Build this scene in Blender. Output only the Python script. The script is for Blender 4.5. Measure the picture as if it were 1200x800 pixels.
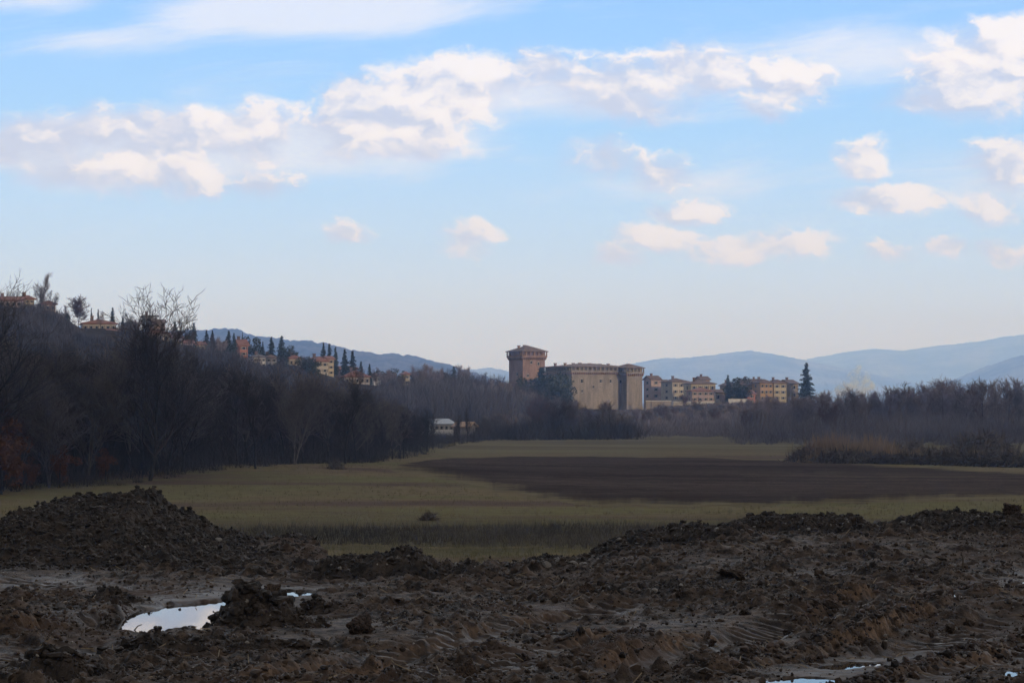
import bpy, bmesh, math, random
import numpy as np
from mathutils import Vector, Matrix

for o in list(bpy.data.objects):
    bpy.data.objects.remove(o)
SC = bpy.context.scene
COL = SC.collection
R = math.radians
rng = np.random.default_rng(7)
random.seed(7)

# ------------------------------------------------------------------ camera
CAM_Z, F, HOR = 1.7, 2960.0, 470.0
PITCH = math.atan((HOR - 400) / F)
cam_d = bpy.data.cameras.new('camera')
cam = bpy.data.objects.new('camera', cam_d)
COL.objects.link(cam)
cam.location = (0, 0, CAM_Z)
cam.rotation_euler = (math.pi / 2 + PITCH, 0, 0)
cam_d.sensor_width = 36.0
cam_d.lens = 36.0 * F / 1200.0
cam_d.clip_start = 0.1
cam_d.clip_end = 40000
SC.camera = cam

# ------------------------------------------------------------------ exposure and renderer
SC.view_settings.view_transform = 'Standard'
SC.view_settings.look = 'None'
SC.view_settings.gamma = 1
SC.view_settings.exposure = 0.0
SC.view_settings.use_curve_mapping = False
SC.render.engine = 'CYCLES'
cy = SC.cycles
cy.use_denoising = True
cy.use_adaptive_sampling = False
cy.max_bounces = 5
cy.diffuse_bounces = 2
cy.glossy_bounces = 2
cy.transmission_bounces = 2
cy.volume_bounces = 3
cy.transparent_max_bounces = 4
cy.caustics_reflective = False
cy.caustics_refractive = False
cy.sample_clamp_indirect = 4

# ------------------------------------------------------------------ sun and sky
SUN_AZ = Vector((0.80, -0.60, 0)).normalized()
SUN_EL = R(14)
sun_d = bpy.data.lights.new('sun', 'SUN')
sun_d.energy = 2.3
sun_d.angle = R(1.5)
sun_d.color = (1.0, 0.84, 0.66)
sun = bpy.data.objects.new('sun', sun_d)
COL.objects.link(sun)
sdir = Vector((SUN_AZ.x * math.cos(SUN_EL), SUN_AZ.y * math.cos(SUN_EL), math.sin(SUN_EL)))
sun.rotation_euler = sdir.to_track_quat('Z', 'Y').to_euler()

world = bpy.data.worlds.new('World')
SC.world = world
world.use_nodes = True
world.cycles.sampling_method = 'MANUAL'
world.cycles.sample_map_resolution = 512


class NT:
    """small helper that writes node trees as expressions"""
    def __init__(s, tree):
        s.t = tree
        tree.nodes.clear()

    def n(s, typ, **kw):
        nd = s.t.nodes.new(typ)
        for k, v in kw.items():
            setattr(nd, k, v)
        return nd

    def put(s, sock, v):
        if hasattr(v, 'is_output'):
            s.t.links.new(v, sock)
        elif v is not None:
            if isinstance(v, (tuple, list)) and len(v) == 3 and sock.type == 'RGBA':
                v = (*v, 1)
            sock.default_value = v

    def m(s, op, a, b=None, c=None, clamp=False):
        nd = s.n('ShaderNodeMath', operation=op, use_clamp=clamp)
        for i, v in enumerate((a, b, c)):
            if v is not None:
                s.put(nd.inputs[i], v)
        return nd.outputs[0]

    def v(s, op, a, b=None, c=None):
        nd = s.n('ShaderNodeVectorMath', operation=op)
        for i, q in enumerate((a, b, c)):
            if q is not None:
                s.put(nd.inputs[i], q)
        return nd.outputs['Value' if op in ('LENGTH', 'DOT_PRODUCT') else 'Vector']

    def mr(s, x, a, b, c=0.0, d=1.0, smooth=True):
        nd = s.n('ShaderNodeMapRange', interpolation_type='SMOOTHSTEP' if smooth else 'LINEAR')
        for i, q in enumerate((x, a, b, c, d)):
            s.put(nd.inputs[i], q)
        return nd.outputs[0]

    def mix(s, f, a, b, mode='MIX'):
        nd = s.n('ShaderNodeMix', data_type='RGBA', blend_type=mode)
        s.put(nd.inputs[0], f)
        s.put(nd.inputs[6], a)
        s.put(nd.inputs[7], b)
        return nd.outputs[2]

    def noise(s, vec, scale, detail=4.0, rough=0.55, dist=0.0, out=0):
        nd = s.n('ShaderNodeTexNoise')
        s.put(nd.inputs['Vector'], vec)
        nd.inputs['Scale'].default_value = scale
        nd.inputs['Detail'].default_value = detail
        nd.inputs['Roughness'].default_value = rough
        nd.inputs['Distortion'].default_value = dist
        return nd.outputs[out]

    def ramp(s, f, stops):
        nd = s.n('ShaderNodeValToRGB')
        el = nd.color_ramp.elements
        while len(el) < len(stops):
            el.new(0.5)
        for e, (p, c) in zip(el, stops):
            e.position = p
            e.color = (*c, 1)
        s.put(nd.inputs[0], f)
        return nd.outputs[0]

    def xyz(s, v):
        nd = s.n('ShaderNodeSeparateXYZ')
        s.put(nd.inputs[0], v)
        return nd.outputs

    def comb(s, x, y, z=0.0):
        nd = s.n('ShaderNodeCombineXYZ')
        for i, q in enumerate((x, y, z)):
            s.put(nd.inputs[i], q)
        return nd.outputs[0]


SKY_STRENGTH = 0.1
w = NT(world.node_tree)
D = w.n('ShaderNodeTexCoord').outputs['Generated']
dx, dy, dz = w.xyz(D)[0:3]
sky = w.n('ShaderNodeTexSky', sky_type='NISHITA')
sky.sun_disc = False
sky.sun_elevation = SUN_EL
sky.sun_rotation = math.atan2(SUN_AZ.x, SUN_AZ.y)
sky.air_density = 1.0
sky.dust_density = 0.6
sky.ozone_density = 1.5
ys = w.m('MAXIMUM', dy, 0.06)
U = w.m('MULTIPLY', w.m('DIVIDE', dx, ys), F / 100)      # bearing and elevation on the sky, in hundredths of a focal length
V = w.m('MULTIPLY', w.m('DIVIDE', dz, ys), F / 100)
P = w.comb(U, V)
# clear sky: Nishita, eased towards winter-haze blues by elevation
clear_col = w.ramp(w.mr(dz, -0.01, 0.20, smooth=False), [
    (0.05, (1.02, 1.10, 1.68)), (0.17, (0.92, 1.10, 1.68)), (0.34, (0.62, 0.90, 1.50)), (0.55, (0.38, 0.74, 1.38)), (0.80, (0.26, 0.60, 1.28)), (1.0, (0.20, 0.42, 0.82))])
clear_col = w.v('SCALE', clear_col)
clear_col.node.inputs['Scale'].default_value = 1 / SKY_STRENGTH
skyc = w.mix(0.85, sky.outputs[0], clear_col)
# cumulus near the horizon: lobes on the sky, edges broken by noise
n1 = w.noise(w.v('MULTIPLY', P, (0.75, 1.1, 1)), 1.0, 8.0, 0.68, out=1)
P2 = w.v('ADD', P, w.v('MULTIPLY', w.v('SUBTRACT', n1, (0.5, 0.5, 0.5)), (1.05, 0.72, 0)))
BLOBS = [
    (545, 108, 62, 42, 1.0), (475, 118, 66, 44, .95), (425, 140, 70, 40, .85), (470, 166, 75, 18, .9), (405, 105, 30, 20, .8),
    (300, 150, 42, 34, 1.0), (245, 162, 60, 26, .55), (150, 150, 120, 30, .62), (60, 150, 95, 30, .62), (195, 152, 50, 22, .6),
    (175, 195, 55, 30, 1.0), (225, 210, 38, 20, .9), (90, 200, 70, 22, .55), (140, 205, 40, 22, .9), (305, 208, 45, 22, .5), (20, 175, 60, 25, .45),
    (635, 80, 34, 28, .6), (715, 92, 105, 36, .7), (792, 74, 34, 22, .75), (840, 85, 42, 32, .65), (740, 126, 85, 20, .62),
    (915, 90, 56, 28, .95), (890, 122, 28, 15, .4), (1150, 85, 74, 52, 1.1), (1195, 55, 50, 34, 1.0), (1100, 122, 70, 20, .5),
    (1008, 184, 32, 24, .95), (780, 195, 40, 22, .72), (705, 180, 44, 24, .62), (1185, 192, 52, 32, .8),
    (1038, 238, 60, 20, 1.0), (805, 246, 40, 15, .95), (768, 275, 42, 15, .95), (722, 298, 28, 15, .8), (885, 289, 80, 18, 1.0),
    (545, 282, 34, 19, .9), (405, 270, 32, 13, .8), (1045, 299, 30, 13, .75), (1180, 288, 32, 16, .85), (1113, 289, 28, 12, .75), (1150, 240, 34, 18, .65)]
S = T = SM = None
for bi, (bx, by, rx, ry, k) in enumerate(BLOBS):
    cu, cv, ru, rv = (bx - 600) / 100, (HOR - by) / 100, rx / 68, ry / 70
    q = w.v('MULTIPLY_ADD', P2, (1 / ru, 1 / rv, 0), (-cu / ru, -cv / rv, 0))
    wt = w.m('MULTIPLY', w.m('SUBTRACT', 1.0, w.v('LENGTH', q), clamp=True), .30 + .75 * k)
    lit = w.m('ADD', w.v('DOT_PRODUCT', q, (0.55, 0.75, 0)), .30 if k > .85 else -.15 if k > .62 else -.45)
    if S is None:
        S, T, SM = wt, w.m('MULTIPLY', wt, lit), wt
    else:
        SM = w.m('MAXIMUM', SM, wt)
        S, T = w.m('ADD', S, wt), w.m('MULTIPLY_ADD', wt, lit, T)
lit = w.m('DIVIDE', T, w.m('MAXIMUM', S, 0.05))
nl = w.noise(w.v('MULTIPLY', P2, (1.3, 1.9, 1)), 1.3, 5.0, 0.58)
nl2 = w.noise(w.v('MULTIPLY_ADD', P2, (1.3, 1.9, 1), (0.16, 0.24, 0)), 1.3, 3.0, 0.5)
relief = w.m('MULTIPLY', w.m('SUBTRACT', nl, nl2), 4.6)
litf = w.mr(w.m('ADD', w.m('ADD', lit, relief), w.m('MULTIPLY', S, 0.15)), -0.60, 1.0)
SA = w.m('MULTIPLY_ADD', w.m('MINIMUM', S, 1.2), 0.30, w.m('MULTIPLY', SM, 0.70))
alpha = w.mr(w.m('ADD', SA, w.m('MULTIPLY', w.m('SUBTRACT', nl, 0.5), w.m('MINIMUM', w.m('MULTIPLY', SA, 2.6), 0.95))), 0.04, w.mr(litf, 0.2, 1.0, 0.74, 0.42))
ccol = w.mix(litf, (0.60, 0.64, 0.82), (1.13, 1.06, 1.02))
# clouds low down sink into the warm haze
ccol = w.mix(w.mr(V, 1.2, 2.6, 0.35, 0.0), ccol, (1.05, 1.02, 1.05))
# thin veils and streaks high up
st = w.noise(w.v('MULTIPLY', w.comb(w.m('MULTIPLY_ADD', V, 1.2, U), w.m('MULTIPLY_ADD', U, -0.16, V)), (0.30, 1.9, 1)), 1.0, 6.0, 0.62, 0.6)
veil = w.m('MULTIPLY', w.mr(st, 0.50, 0.78), 0.75)
VB = None
for (bx, by, rx, ry, k) in [(390, 5, 260, 45, 1.0), (130, 45, 240, 26, .45), (830, 215, 300, 34, .5), (1020, 60, 260, 50, .75), (250, 185, 420, 55, .75), (600, 115, 160, 40, .5), (1150, 210, 220, 60, .6), (40, 0, 120, 20, .5), (160, 165, 300, 50, .9), (740, 110, 280, 46, .6), (480, 150, 150, 40, .6), (330, 20, 220, 40, .6)]:
    cu, cv, ru, rv = (bx - 600) / 100, (HOR - by) / 100, rx / 100, ry / 100
    q = w.v('MULTIPLY_ADD', P, (1 / ru, 1 / rv, 0), (-cu / ru, -cv / rv, 0))
    wt = w.m('MULTIPLY', w.m('SUBTRACT', 1.0, w.v('LENGTH', q), clamp=True), k)
    VB = wt if VB is None else w.m('ADD', VB, wt)
veil = w.m('MULTIPLY', w.mr(w.m('ADD', w.m('MULTIPLY', VB, 1.1), w.m('MULTIPLY', w.m('SUBTRACT', st, 0.5), 1.5)), 0.02, 0.80), 0.80)
front = w.mr(dy, 0.08, 0.3)
col = w.mix(w.m('MULTIPLY', veil, front), skyc, tuple(c / SKY_STRENGTH for c in (0.90, 0.94, 1.08)))
ccs = w.v('SCALE', ccol)
ccs.node.inputs['Scale'].default_value = 1 / SKY_STRENGTH
col = w.mix(w.m('MULTIPLY', w.m('MULTIPLY', alpha, front), 0.90), col, ccs)
# broken grey cloud deck overhead and behind, above the picture
over = w.noise(w.v('DIVIDE', D, w.comb(w.m('ADD', dz, 0.12), w.m('ADD', dz, 0.12), 1.0)), 1.1, 5.0, 0.55)
bright = w.m('MULTIPLY', w.m('MULTIPLY', w.mr(dz, 0.17, 0.26), w.mr(dy, 0.15, 0.5)), w.mr(over, 0.25, 0.5))  # unseen bright patch added above the view ahead to brighten the haze
col = w.mix(w.m('MULTIPLY', bright, 0.9), col, tuple(c / SKY_STRENGTH for c in (2.3, 2.45, 2.8)))
deck = w.m('MULTIPLY', w.mr(over, 0.30, 0.46), w.mr(w.m('MULTIPLY_ADD', dy, -0.42, dz), 0.05, 0.25))
dcol = w.mix(over, tuple(c / SKY_STRENGTH for c in (0.155, 0.155, 0.16)), tuple(c / SKY_STRENGTH for c in (0.42, 0.41, 0.41)))
col = w.mix(deck, col, dcol)
bg = w.n('ShaderNodeBackground')
w.put(bg.inputs[0], col)
bg.inputs[1].default_value = SKY_STRENGTH
w.t.links.new(bg.outputs[0], w.n('ShaderNodeOutputWorld').inputs[0])


# ------------------------------------------------------------------ helpers
def ray(px, py):
    rx, ry = (px - 600) / F, (400 - py) / F
    return Vector((rx, math.cos(PITCH) - ry * math.sin(PITCH), math.sin(PITCH) + ry * math.cos(PITCH)))


def at_y(px, py, Y):
    d = ray(px, py)
    return Vector((0, 0, CAM_Z)) + d * (Y / d.y)


def at_z(px, py, z):
    d = ray(px, py)
    return Vector((0, 0, CAM_Z)) + d * ((z - CAM_Z) / d.z)


def tag(o, label=None, cat=None, group=None, kind=None):
    if label: o['label'] = label
    if cat: o['category'] = cat
    if group: o['group'] = group
    if kind: o['kind'] = kind
    return o


def mesh(name, V_, F_, smooth=False, attrs=None):
    """V_ (n,3) floats, F_ an (m,3) or (m,4) int array or a list of such arrays"""
    V_ = np.asarray(V_, dtype=np.float32)
    Fl = F_ if isinstance(F_, list) else [F_]
    Fl = [np.asarray(f, dtype=np.int32) for f in Fl if len(f)]
    me = bpy.data.meshes.new(name)
    me.vertices.add(len(V_))
    me.vertices.foreach_set('co', V_.ravel())
    tot = np.concatenate([np.full(len(f), f.shape[1], np.int32) for f in Fl])
    idx = np.concatenate([f.ravel() for f in Fl])
    me.loops.add(len(idx))
    me.loops.foreach_set('vertex_index', idx)
    me.polygons.add(len(tot))
    st_ = np.zeros(len(tot), np.int32)
    st_[1:] = np.cumsum(tot)[:-1]
    me.polygons.foreach_set('loop_start', st_)
    me.polygons.foreach_set('loop_total', tot)
    me.polygons.foreach_set('use_smooth', np.full(len(tot), smooth))
    me.update(calc_edges=True)
    for k, a in (attrs or {}).items():
        at = me.attributes.new(k, 'FLOAT', 'POINT')
        at.data.foreach_set('value', np.asarray(a, np.float32).ravel())
    return me


def obj(name, me, mat=None, parent=None, loc=None, rotz=0.0):
    o = bpy.data.objects.new(name, me)
    COL.objects.link(o)
    if mat is not None:
        me.materials.clear()
        me.materials.append(mat)
    if parent is not None: o.parent = parent
    if loc is not None: o.location = loc
    if rotz: o.rotation_euler = (0, 0, rotz)
    return o


def empty(name, loc, rotz=0.0):
    o = bpy.data.objects.new(name, None)
    COL.objects.link(o)
    o.location = loc
    o.rotation_euler = (0, 0, rotz)
    return o


def kids(o):
    return [c for c in bpy.data.objects if c.parent == o]


def dup(src, children, loc, rotz=0.0, scale=(1, 1, 1), label=None, group=None):
    r = src.copy()
    COL.objects.link(r)
    r.location = loc
    r.rotation_euler = (0, 0, rotz)
    r.scale = scale
    if label: r['label'] = label
    if group: r['group'] = group
    for ch in children:
        c = ch.copy()
        COL.objects.link(c)
        c.parent = r
    return r


class MB:
    """collects boxes, prisms and tubes into ONE mesh"""
    def __init__(s):
        s.v, s.f3, s.f4, s.n = [], [], [], 0

    def add(s, v, quads=(), tris=()):
        s.v.append(np.asarray(v, float))
        if len(quads): s.f4.append(np.asarray(quads, int) + s.n)
        if len(tris): s.f3.append(np.asarray(tris, int) + s.n)
        s.n += len(v)
        return s

    def box(s, x0, x1, y0, y1, z0, z1, taper=0.0):
        t = taper
        v = [(x0 - t, y0 - t, z0), (x1 + t, y0 - t, z0), (x1 + t, y1 + t, z0), (x0 - t, y1 + t, z0), (x0, y0, z1), (x1, y0, z1), (x1, y1, z1), (x0, y1, z1)]
        return s.add(v, [(0, 3, 2, 1), (4, 5, 6, 7), (0, 1, 5, 4), (1, 2, 6, 5), (2, 3, 7, 6), (3, 0, 4, 7)])

    def hip(s, x0, x1, y0, y1, z, h, th=0.25):
        """hipped roof with an eave slab"""
        w_, d_ = x1 - x0, y1 - y0
        if w_ >= d_:
            a, b = (x0 + d_ / 2, (y0 + y1) / 2), (x1 - d_ / 2, (y0 + y1) / 2)
        else:
            a, b = ((x0 + x1) / 2, y0 + w_ / 2), ((x0 + x1) / 2, y1 - w_ / 2)
        v = [(x0, y0, z), (x1, y0, z), (x1, y1, z), (x0, y1, z), (x0, y0, z + th), (x1, y0, z + th), (x1, y1, z + th), (x0, y1, z + th), (*a, z + th + h), (*b, z + th + h)]
        qs = [(0, 3, 2, 1), (0, 1, 5, 4), (1, 2, 6, 5), (2, 3, 7, 6), (3, 0, 4, 7)]
        if w_ >= d_:
            return s.add(v, qs + [(4, 5, 9, 8), (6, 7, 8, 9)], [(5, 6, 9), (7, 4, 8)])
        return s.add(v, qs + [(5, 6, 9, 8), (7, 4, 8, 9)], [(4, 5, 8), (6, 7, 9)])

    def gable(s, x0, x1, y0, y1, z, h, th=0.22):
        """gabled roof, ridge along x"""
        ym = (y0 + y1) / 2
        v = [(x0, y0, z), (x1, y0, z), (x1, y1, z), (x0, y1, z), (x0, ym, z + h), (x1, ym, z + h)]
        v += [(a, b, c + th) for a, b, c in v]
        return s.add(v, [(6, 7, 11, 10), (9, 10, 11, 8), (0, 4, 5, 1), (3, 2, 5, 4), (0, 1, 7, 6), (2, 3, 9, 8), (0, 6, 10, 4), (4, 10, 9, 3), (1, 5, 11, 7), (5, 2, 8, 11)])

    def prism_gable_wall(s, x0, x1, y0, y1, z0, z1, h):
        ym = (y0 + y1) / 2
        v = [(x0, y0, z0), (x1, y0, z0), (x1, y1, z0), (x0, y1, z0), (x0, y0, z1), (x1, y0, z1), (x1, y1, z1), (x0, y1, z1), (x0, ym, z1 + h), (x1, ym, z1 + h)]
        return s.add(v, [(0, 3, 2, 1), (0, 1, 5, 4), (2, 3, 7, 6), (1, 2, 6, 5), (3, 0, 4, 7), (4, 5, 9, 8), (6, 7, 8, 9)], [(5, 6, 9), (7, 4, 8)])

    def build(s, name, mat=None, parent=None, smooth=False, loc=None, rotz=0.0):
        fl = []
        if s.f4: fl.append(np.concatenate(s.f4))
        if s.f3: fl.append(np.concatenate(s.f3))
        return obj(name, mesh(name, np.concatenate(s.v), fl, smooth), mat, parent, loc, rotz)


# ---- numpy noise
def _h(ix, iy, seed):
    a = (ix.astype(np.int64) * 374761393 + iy.astype(np.int64) * 668265263 + seed * 974711) & 0xFFFFFFFF
    a = ((a ^ (a >> 13)) * 1274126177) & 0xFFFFFFFF
    a = a ^ (a >> 16)
    return (a & 0xFFFFFF) / float(0xFFFFFF)


def vnoise(x, y, seed=0):
    ix, iy = np.floor(x), np.floor(y)
    fx, fy = x - ix, y - iy
    fx = fx * fx * fx * (fx * (fx * 6 - 15) + 10)
    fy = fy * fy * fy * (fy * (fy * 6 - 15) + 10)
    ix, iy = ix.astype(np.int64), iy.astype(np.int64)
    a = _h(ix, iy, seed); b = _h(ix + 1, iy, seed); c = _h(ix, iy + 1, seed); d = _h(ix + 1, iy + 1, seed)
    return (a + (b - a) * fx) * (1 - fy) + (c + (d - c) * fx) * fy - 0.5


def fbm(x, y, seed=0, octv=5, gain=0.5, lac=2.03):
    s, a = 0.0, 1.0
    for i in range(octv):
        s = s + a * vnoise(x, y, seed + i * 17)
        x, y, a = x * lac + 3.7, y * lac - 1.3, a * gain
    return s


def worley(x, y, seed=0):
    ix, iy = np.floor(x).astype(np.int64), np.floor(y).astype(np.int64)
    f1 = np.full(x.shape, 9.0)
    cid = np.zeros(x.shape)
    for i in (-1, 0, 1):
        for j in (-1, 0, 1):
            jx, jy = ix + i, iy + j
            px_, py_ = jx + _h(jx, jy, seed), jy + _h(jx, jy, seed + 5)
            d = np.hypot(px_ - x, py_ - y)
            k = d < f1
            f1 = np.where(k, d, f1)
            cid = np.where(k, _h(jx, jy, seed + 9), cid)
    return f1, cid


def sstep(a, b, x):
    t = np.clip((x - a) / (b - a), 0, 1)
    return t * t * (3 - 2 * t)


def grid_faces(nx, ny):
    i = np.arange((nx) * (ny)).reshape(ny, nx)
    return np.stack([i[:-1, :-1].ravel(), i[:-1, 1:].ravel(), i[1:, 1:].ravel(), i[1:, :-1].ravel()], 1)


# ---- materials
MATS = {}


def principled(name):
    m = bpy.data.materials.new(name)
    m.use_nodes = True
    t = NT(m.node_tree)
    b = t.n('ShaderNodeBsdfPrincipled')
    t.t.links.new(b.outputs[0], t.n('ShaderNodeOutputMaterial').inputs[0])
    MATS[name] = m
    return m, t, b


def simple(name, c1, c2, scale=1.0, rough=0.85, bump=0.0, detail=5.0, rnd=0.0, spec=0.3, lo=0.35, hi=0.65):
    """two-tone weathered surface; rnd varies the value per object"""
    m, t, b = principled(name)
    co = t.n('ShaderNodeTexCoord').outputs['Object']
    nz = t.noise(co, scale, detail, 0.6)
    c = t.mix(t.mr(nz, lo, hi), c1, c2)
    if rnd:
        r = t.n('ShaderNodeObjectInfo').outputs['Random']
        c = t.mix(1.0, c, t.ramp(r, [(0, (1 - rnd, 1 - rnd, 1 - rnd)), (.35, (1 + rnd * .3, 1, 1 - rnd * .4)), (.7, (1, 1 - rnd * .1, 1 + rnd * .25)), (1, (1 + rnd, 1 + rnd * .8, 1 + rnd * .6))]), 'MULTIPLY')
    t.put(b.inputs['Base Color'], c)
    b.inputs['Roughness'].default_value = rough
    b.inputs['Specular IOR Level'].default_value = spec
    if bump:
        bn = t.n('ShaderNodeBump')
        bn.inputs['Strength'].default_value = 0.8
        bn.inputs['Distance'].default_value = bump
        t.put(bn.inputs['Height'], nz)
        t.put(b.inputs['Normal'], bn.outputs[0])
    return m


simple('bark', (.030, .025, .021), (.060, .050, .042), 3.0, .9, rnd=.25)
simple('twig_brown', (.048, .036, .028), (.075, .058, .046), 1.0, .9, rnd=.3)
simple('twig_mid', (.125, .102, .084), (.20, .165, .135), 1.0, .9, rnd=.3)
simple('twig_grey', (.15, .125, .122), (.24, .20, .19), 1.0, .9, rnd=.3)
simple('twig_red', (.075, .040, .030), (.11, .06, .045), 1.0, .9, rnd=.25)
simple('brush', (.040, .032, .027), (.085, .068, .055), .15, .95)
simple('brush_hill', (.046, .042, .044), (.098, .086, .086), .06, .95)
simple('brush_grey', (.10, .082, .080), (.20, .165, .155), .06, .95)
simple('needles', (.016, .030, .020), (.035, .052, .030), .5, .8, rnd=.25)
simple('evergreen', (.020, .030, .017), (.045, .055, .028), .4, .8, rnd=.25)
simple('reed', (.26, .18, .105), (.38, .27, .16), .3, .9, rnd=.15)
simple('bramble', (.095, .076, .056), (.19, .148, .104), .6, .9, rnd=.2)
simple('rust_leaves', (.12, .05, .025), (.18, .08, .04), 1.0, .9, rnd=.2)
simple('stone_pale', (.13, .115, .10), (.26, .24, .21), 8.0, .8, .01)
simple('clod', (.014, .0105, .008), (.090, .062, .044), 6.0, .75, .03, rnd=.25)
simple('stick', (.05, .04, .03), (.09, .07, .05), 20.0, .8)
simple('tile', (.17, .075, .05), (.27, .13, .085), 1.2, .85)
simple('tile_old', (.11, .075, .06), (.19, .13, .10), .8, .9)
simple('tile_grey', (.10, .095, .095), (.17, .155, .15), .8, .9)
simple('roof_metal', (.20, .21, .23), (.28, .29, .31), .5, .5)
simple('pane', (.016, .018, .022), (.026, .028, .034), 1.0, .8, spec=.1)
simple('shutter', (.10, .075, .05), (.15, .11, .075), 2.0, .7)
simple('trim_pale', (.48, .45, .40), (.58, .55, .50), 2.0, .8)
for nm, a in dict(wall_cream=(.44, .39, .31), wall_white=(.62, .60, .57), wall_pink=(.42, .31, .27), wall_orange=(.42, .27, .15), wall_yellow=(.46, .39, .25), wall_grey=(.34, .34, .34), wall_red=(.40, .17, .12), wall_stone=(.30, .25, .20)).items():
    simple(nm, tuple(c * .82 for c in a), a, .6, .9, detail=6.0)


def masonry(name, c1, c2, mortar, sc):
    m, t, b = principled(name)
    co = t.n('ShaderNodeTexCoord').outputs['Object']
    x, y, z = t.xyz(co)[0:3]
    uv = t.comb(t.m('ADD', x, y), z)
    bk = t.n('ShaderNodeTexBrick')
    t.put(bk.inputs['Vector'], uv)
    for k, v_ in (('Color1', (*c1, 1)), ('Color2', (*c2, 1)), ('Mortar', (*mortar, 1)), ('Scale', sc), ('Mortar Size', .03)):
        bk.inputs[k].default_value = v_
    st_ = t.noise(t.v('MULTIPLY', co, (1, 1, .22)), .45, 7.0, .72)
    c = t.mix(t.mr(st_, .38, .62, 0.0, .9), bk.outputs[0], t.mix(.5, bk.outputs[0], (c1[0] * .22, c1[1] * .22, c1[2] * .25)))
    t.put(b.inputs['Base Color'], c)
    b.inputs['Roughness'].default_value = .92
    b.inputs['Specular IOR Level'].default_value = .2
    return m


masonry('castle_stone', (.31, .265, .215), (.245, .205, .17), (.29, .255, .22), 1.2)
masonry('castle_brick', (.34, .20, .145), (.27, .16, .12), (.32, .25, .20), 2.2)

# grass fields
m, t, b = principled('field_grass')
co = t.n('ShaderNodeTexCoord').outputs['Object']
a = t.noise(t.v('MULTIPLY', co, (.020, .050, 1)), 1.0, 5.0, .6, .4)
f = t.noise(t.v('MULTIPLY', co, (.5, .9, 1)), 1.0, 5.0, .7)
g = t.mix(t.mr(a, .43, .57), (.235, .178, .098), (.205, .178, .084))
g = t.mix(t.mr(t.noise(t.v('MULTIPLY', co, (.012, .035, 1)), 1.7, 4.0, .6), .52, .66), g, (.155, .108, .080))
g = t.mix(t.mr(f, .30, .72, 0, .6), g, t.mix(.5, g, (.02, .018, .012)))
# rough dry band in the near field and greyer stubble beyond the plough land
yy = t.m('ADD', t.xyz(co)[1], t.m('MULTIPLY', t.m('SUBTRACT', a, .5), 75.0))
band = t.m('MULTIPLY', t.m('MULTIPLY', t.mr(yy, 108, 130), t.mr(yy, 166, 138)), t.mr(a, .34, .56))
g = t.mix(t.m('MULTIPLY', band, .75), g, (.062, .052, .040))
g = t.mix(t.mr(yy, 300, 380), g, t.mix(t.mr(a, .42, .6), (.14, .115, .066), (.20, .165, .090)))
g = t.mix(t.mr(t.xyz(co)[2], -4.4, -2.2), g, t.mix(t.mr(f, .35, .65), (.034, .028, .022), (.068, .055, .042)))
t.put(b.inputs['Base Color'], g)
b.inputs['Roughness'].default_value = .95
b.inputs['Specular IOR Level'].default_value = 0
bn = t.n('ShaderNodeBump'); bn.inputs['Distance'].default_value = .3
t.put(bn.inputs['Height'], f); t.put(b.inputs['Normal'], bn.outputs[0])

m, t, b = principled('plough_soil')
co = t.n('ShaderNodeTexCoord').outputs['Object']
a = t.noise(t.v('MULTIPLY', co, (.015, .05, 1)), 1.0, 7.0, .70)
a2 = t.noise(t.v('MULTIPLY', co, (.05, .035, 1)), 1.0, 5.0, .65, .5)
f = t.noise(t.v('MULTIPLY', co, (.35, .8, 1)), 1.0, 5.0, .75)
g = t.mix(t.mr(a, .36, .64), (.062, .044, .031), (.122, .090, .064))
g = t.mix(t.mr(a2, .55, .72, 0, .75), g, (.125, .100, .064))
g = t.mix(t.mr(f, .42, .75, 0, .65), g, (.030, .021, .017))
g = t.mix(t.mr(t.noise(t.v('MULTIPLY', co, (.02, .12, 1)), 1.3, 5.0, .7), .62, .74, 0, .6), g, (.18, .145, .105))
g = t.mix(t.mr(t.noise(t.v('MULTIPLY', co, (.006, .42, 1)), 1.0, 3.0, .6), .40, .64, 0, .5), g, (.036, .024, .018))
edge_ = t.m('ADD', t.n('ShaderNodeAttribute', attribute_name='edge').outputs['Fac'], t.m('MULTIPLY', t.m('SUBTRACT', t.noise(t.v('MULTIPLY', co, (.10, .16, 1)), 1.0, 6.0, .7), .5), 1.9))
g = t.mix(t.mr(edge_, -.1, .75, 1.0, 0.0), g, (.205, .165, .088))
t.put(b.inputs['Base Color'], g)
b.inputs['Roughness'].default_value = .95
b.inputs['Specular IOR Level'].default_value = 0
bn = t.n('ShaderNodeBump'); bn.inputs['Distance'].default_value = .4
t.put(bn.inputs['Height'], f); t.put(b.inputs['Normal'], bn.outputs[0])

for nm, c1, c2 in (('hill_wood', (.022, .024, .020), (.11, .088, .066)), ('far_hill', (.02, .03, .03), (.26, .22, .15))):
    m, t, b = principled(nm)
    co = t.n('ShaderNodeTexCoord').outputs['Object']
    g = t.mix(t.mr(t.noise(co, .0022 if nm == 'far_hill' else .008, 8.0, .72), .42, .62), c1, c2)
    t.put(b.inputs['Base Color'], g)
    b.inputs['Roughness'].default_value = 1
    b.inputs['Specular IOR Level'].default_value = 0

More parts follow.
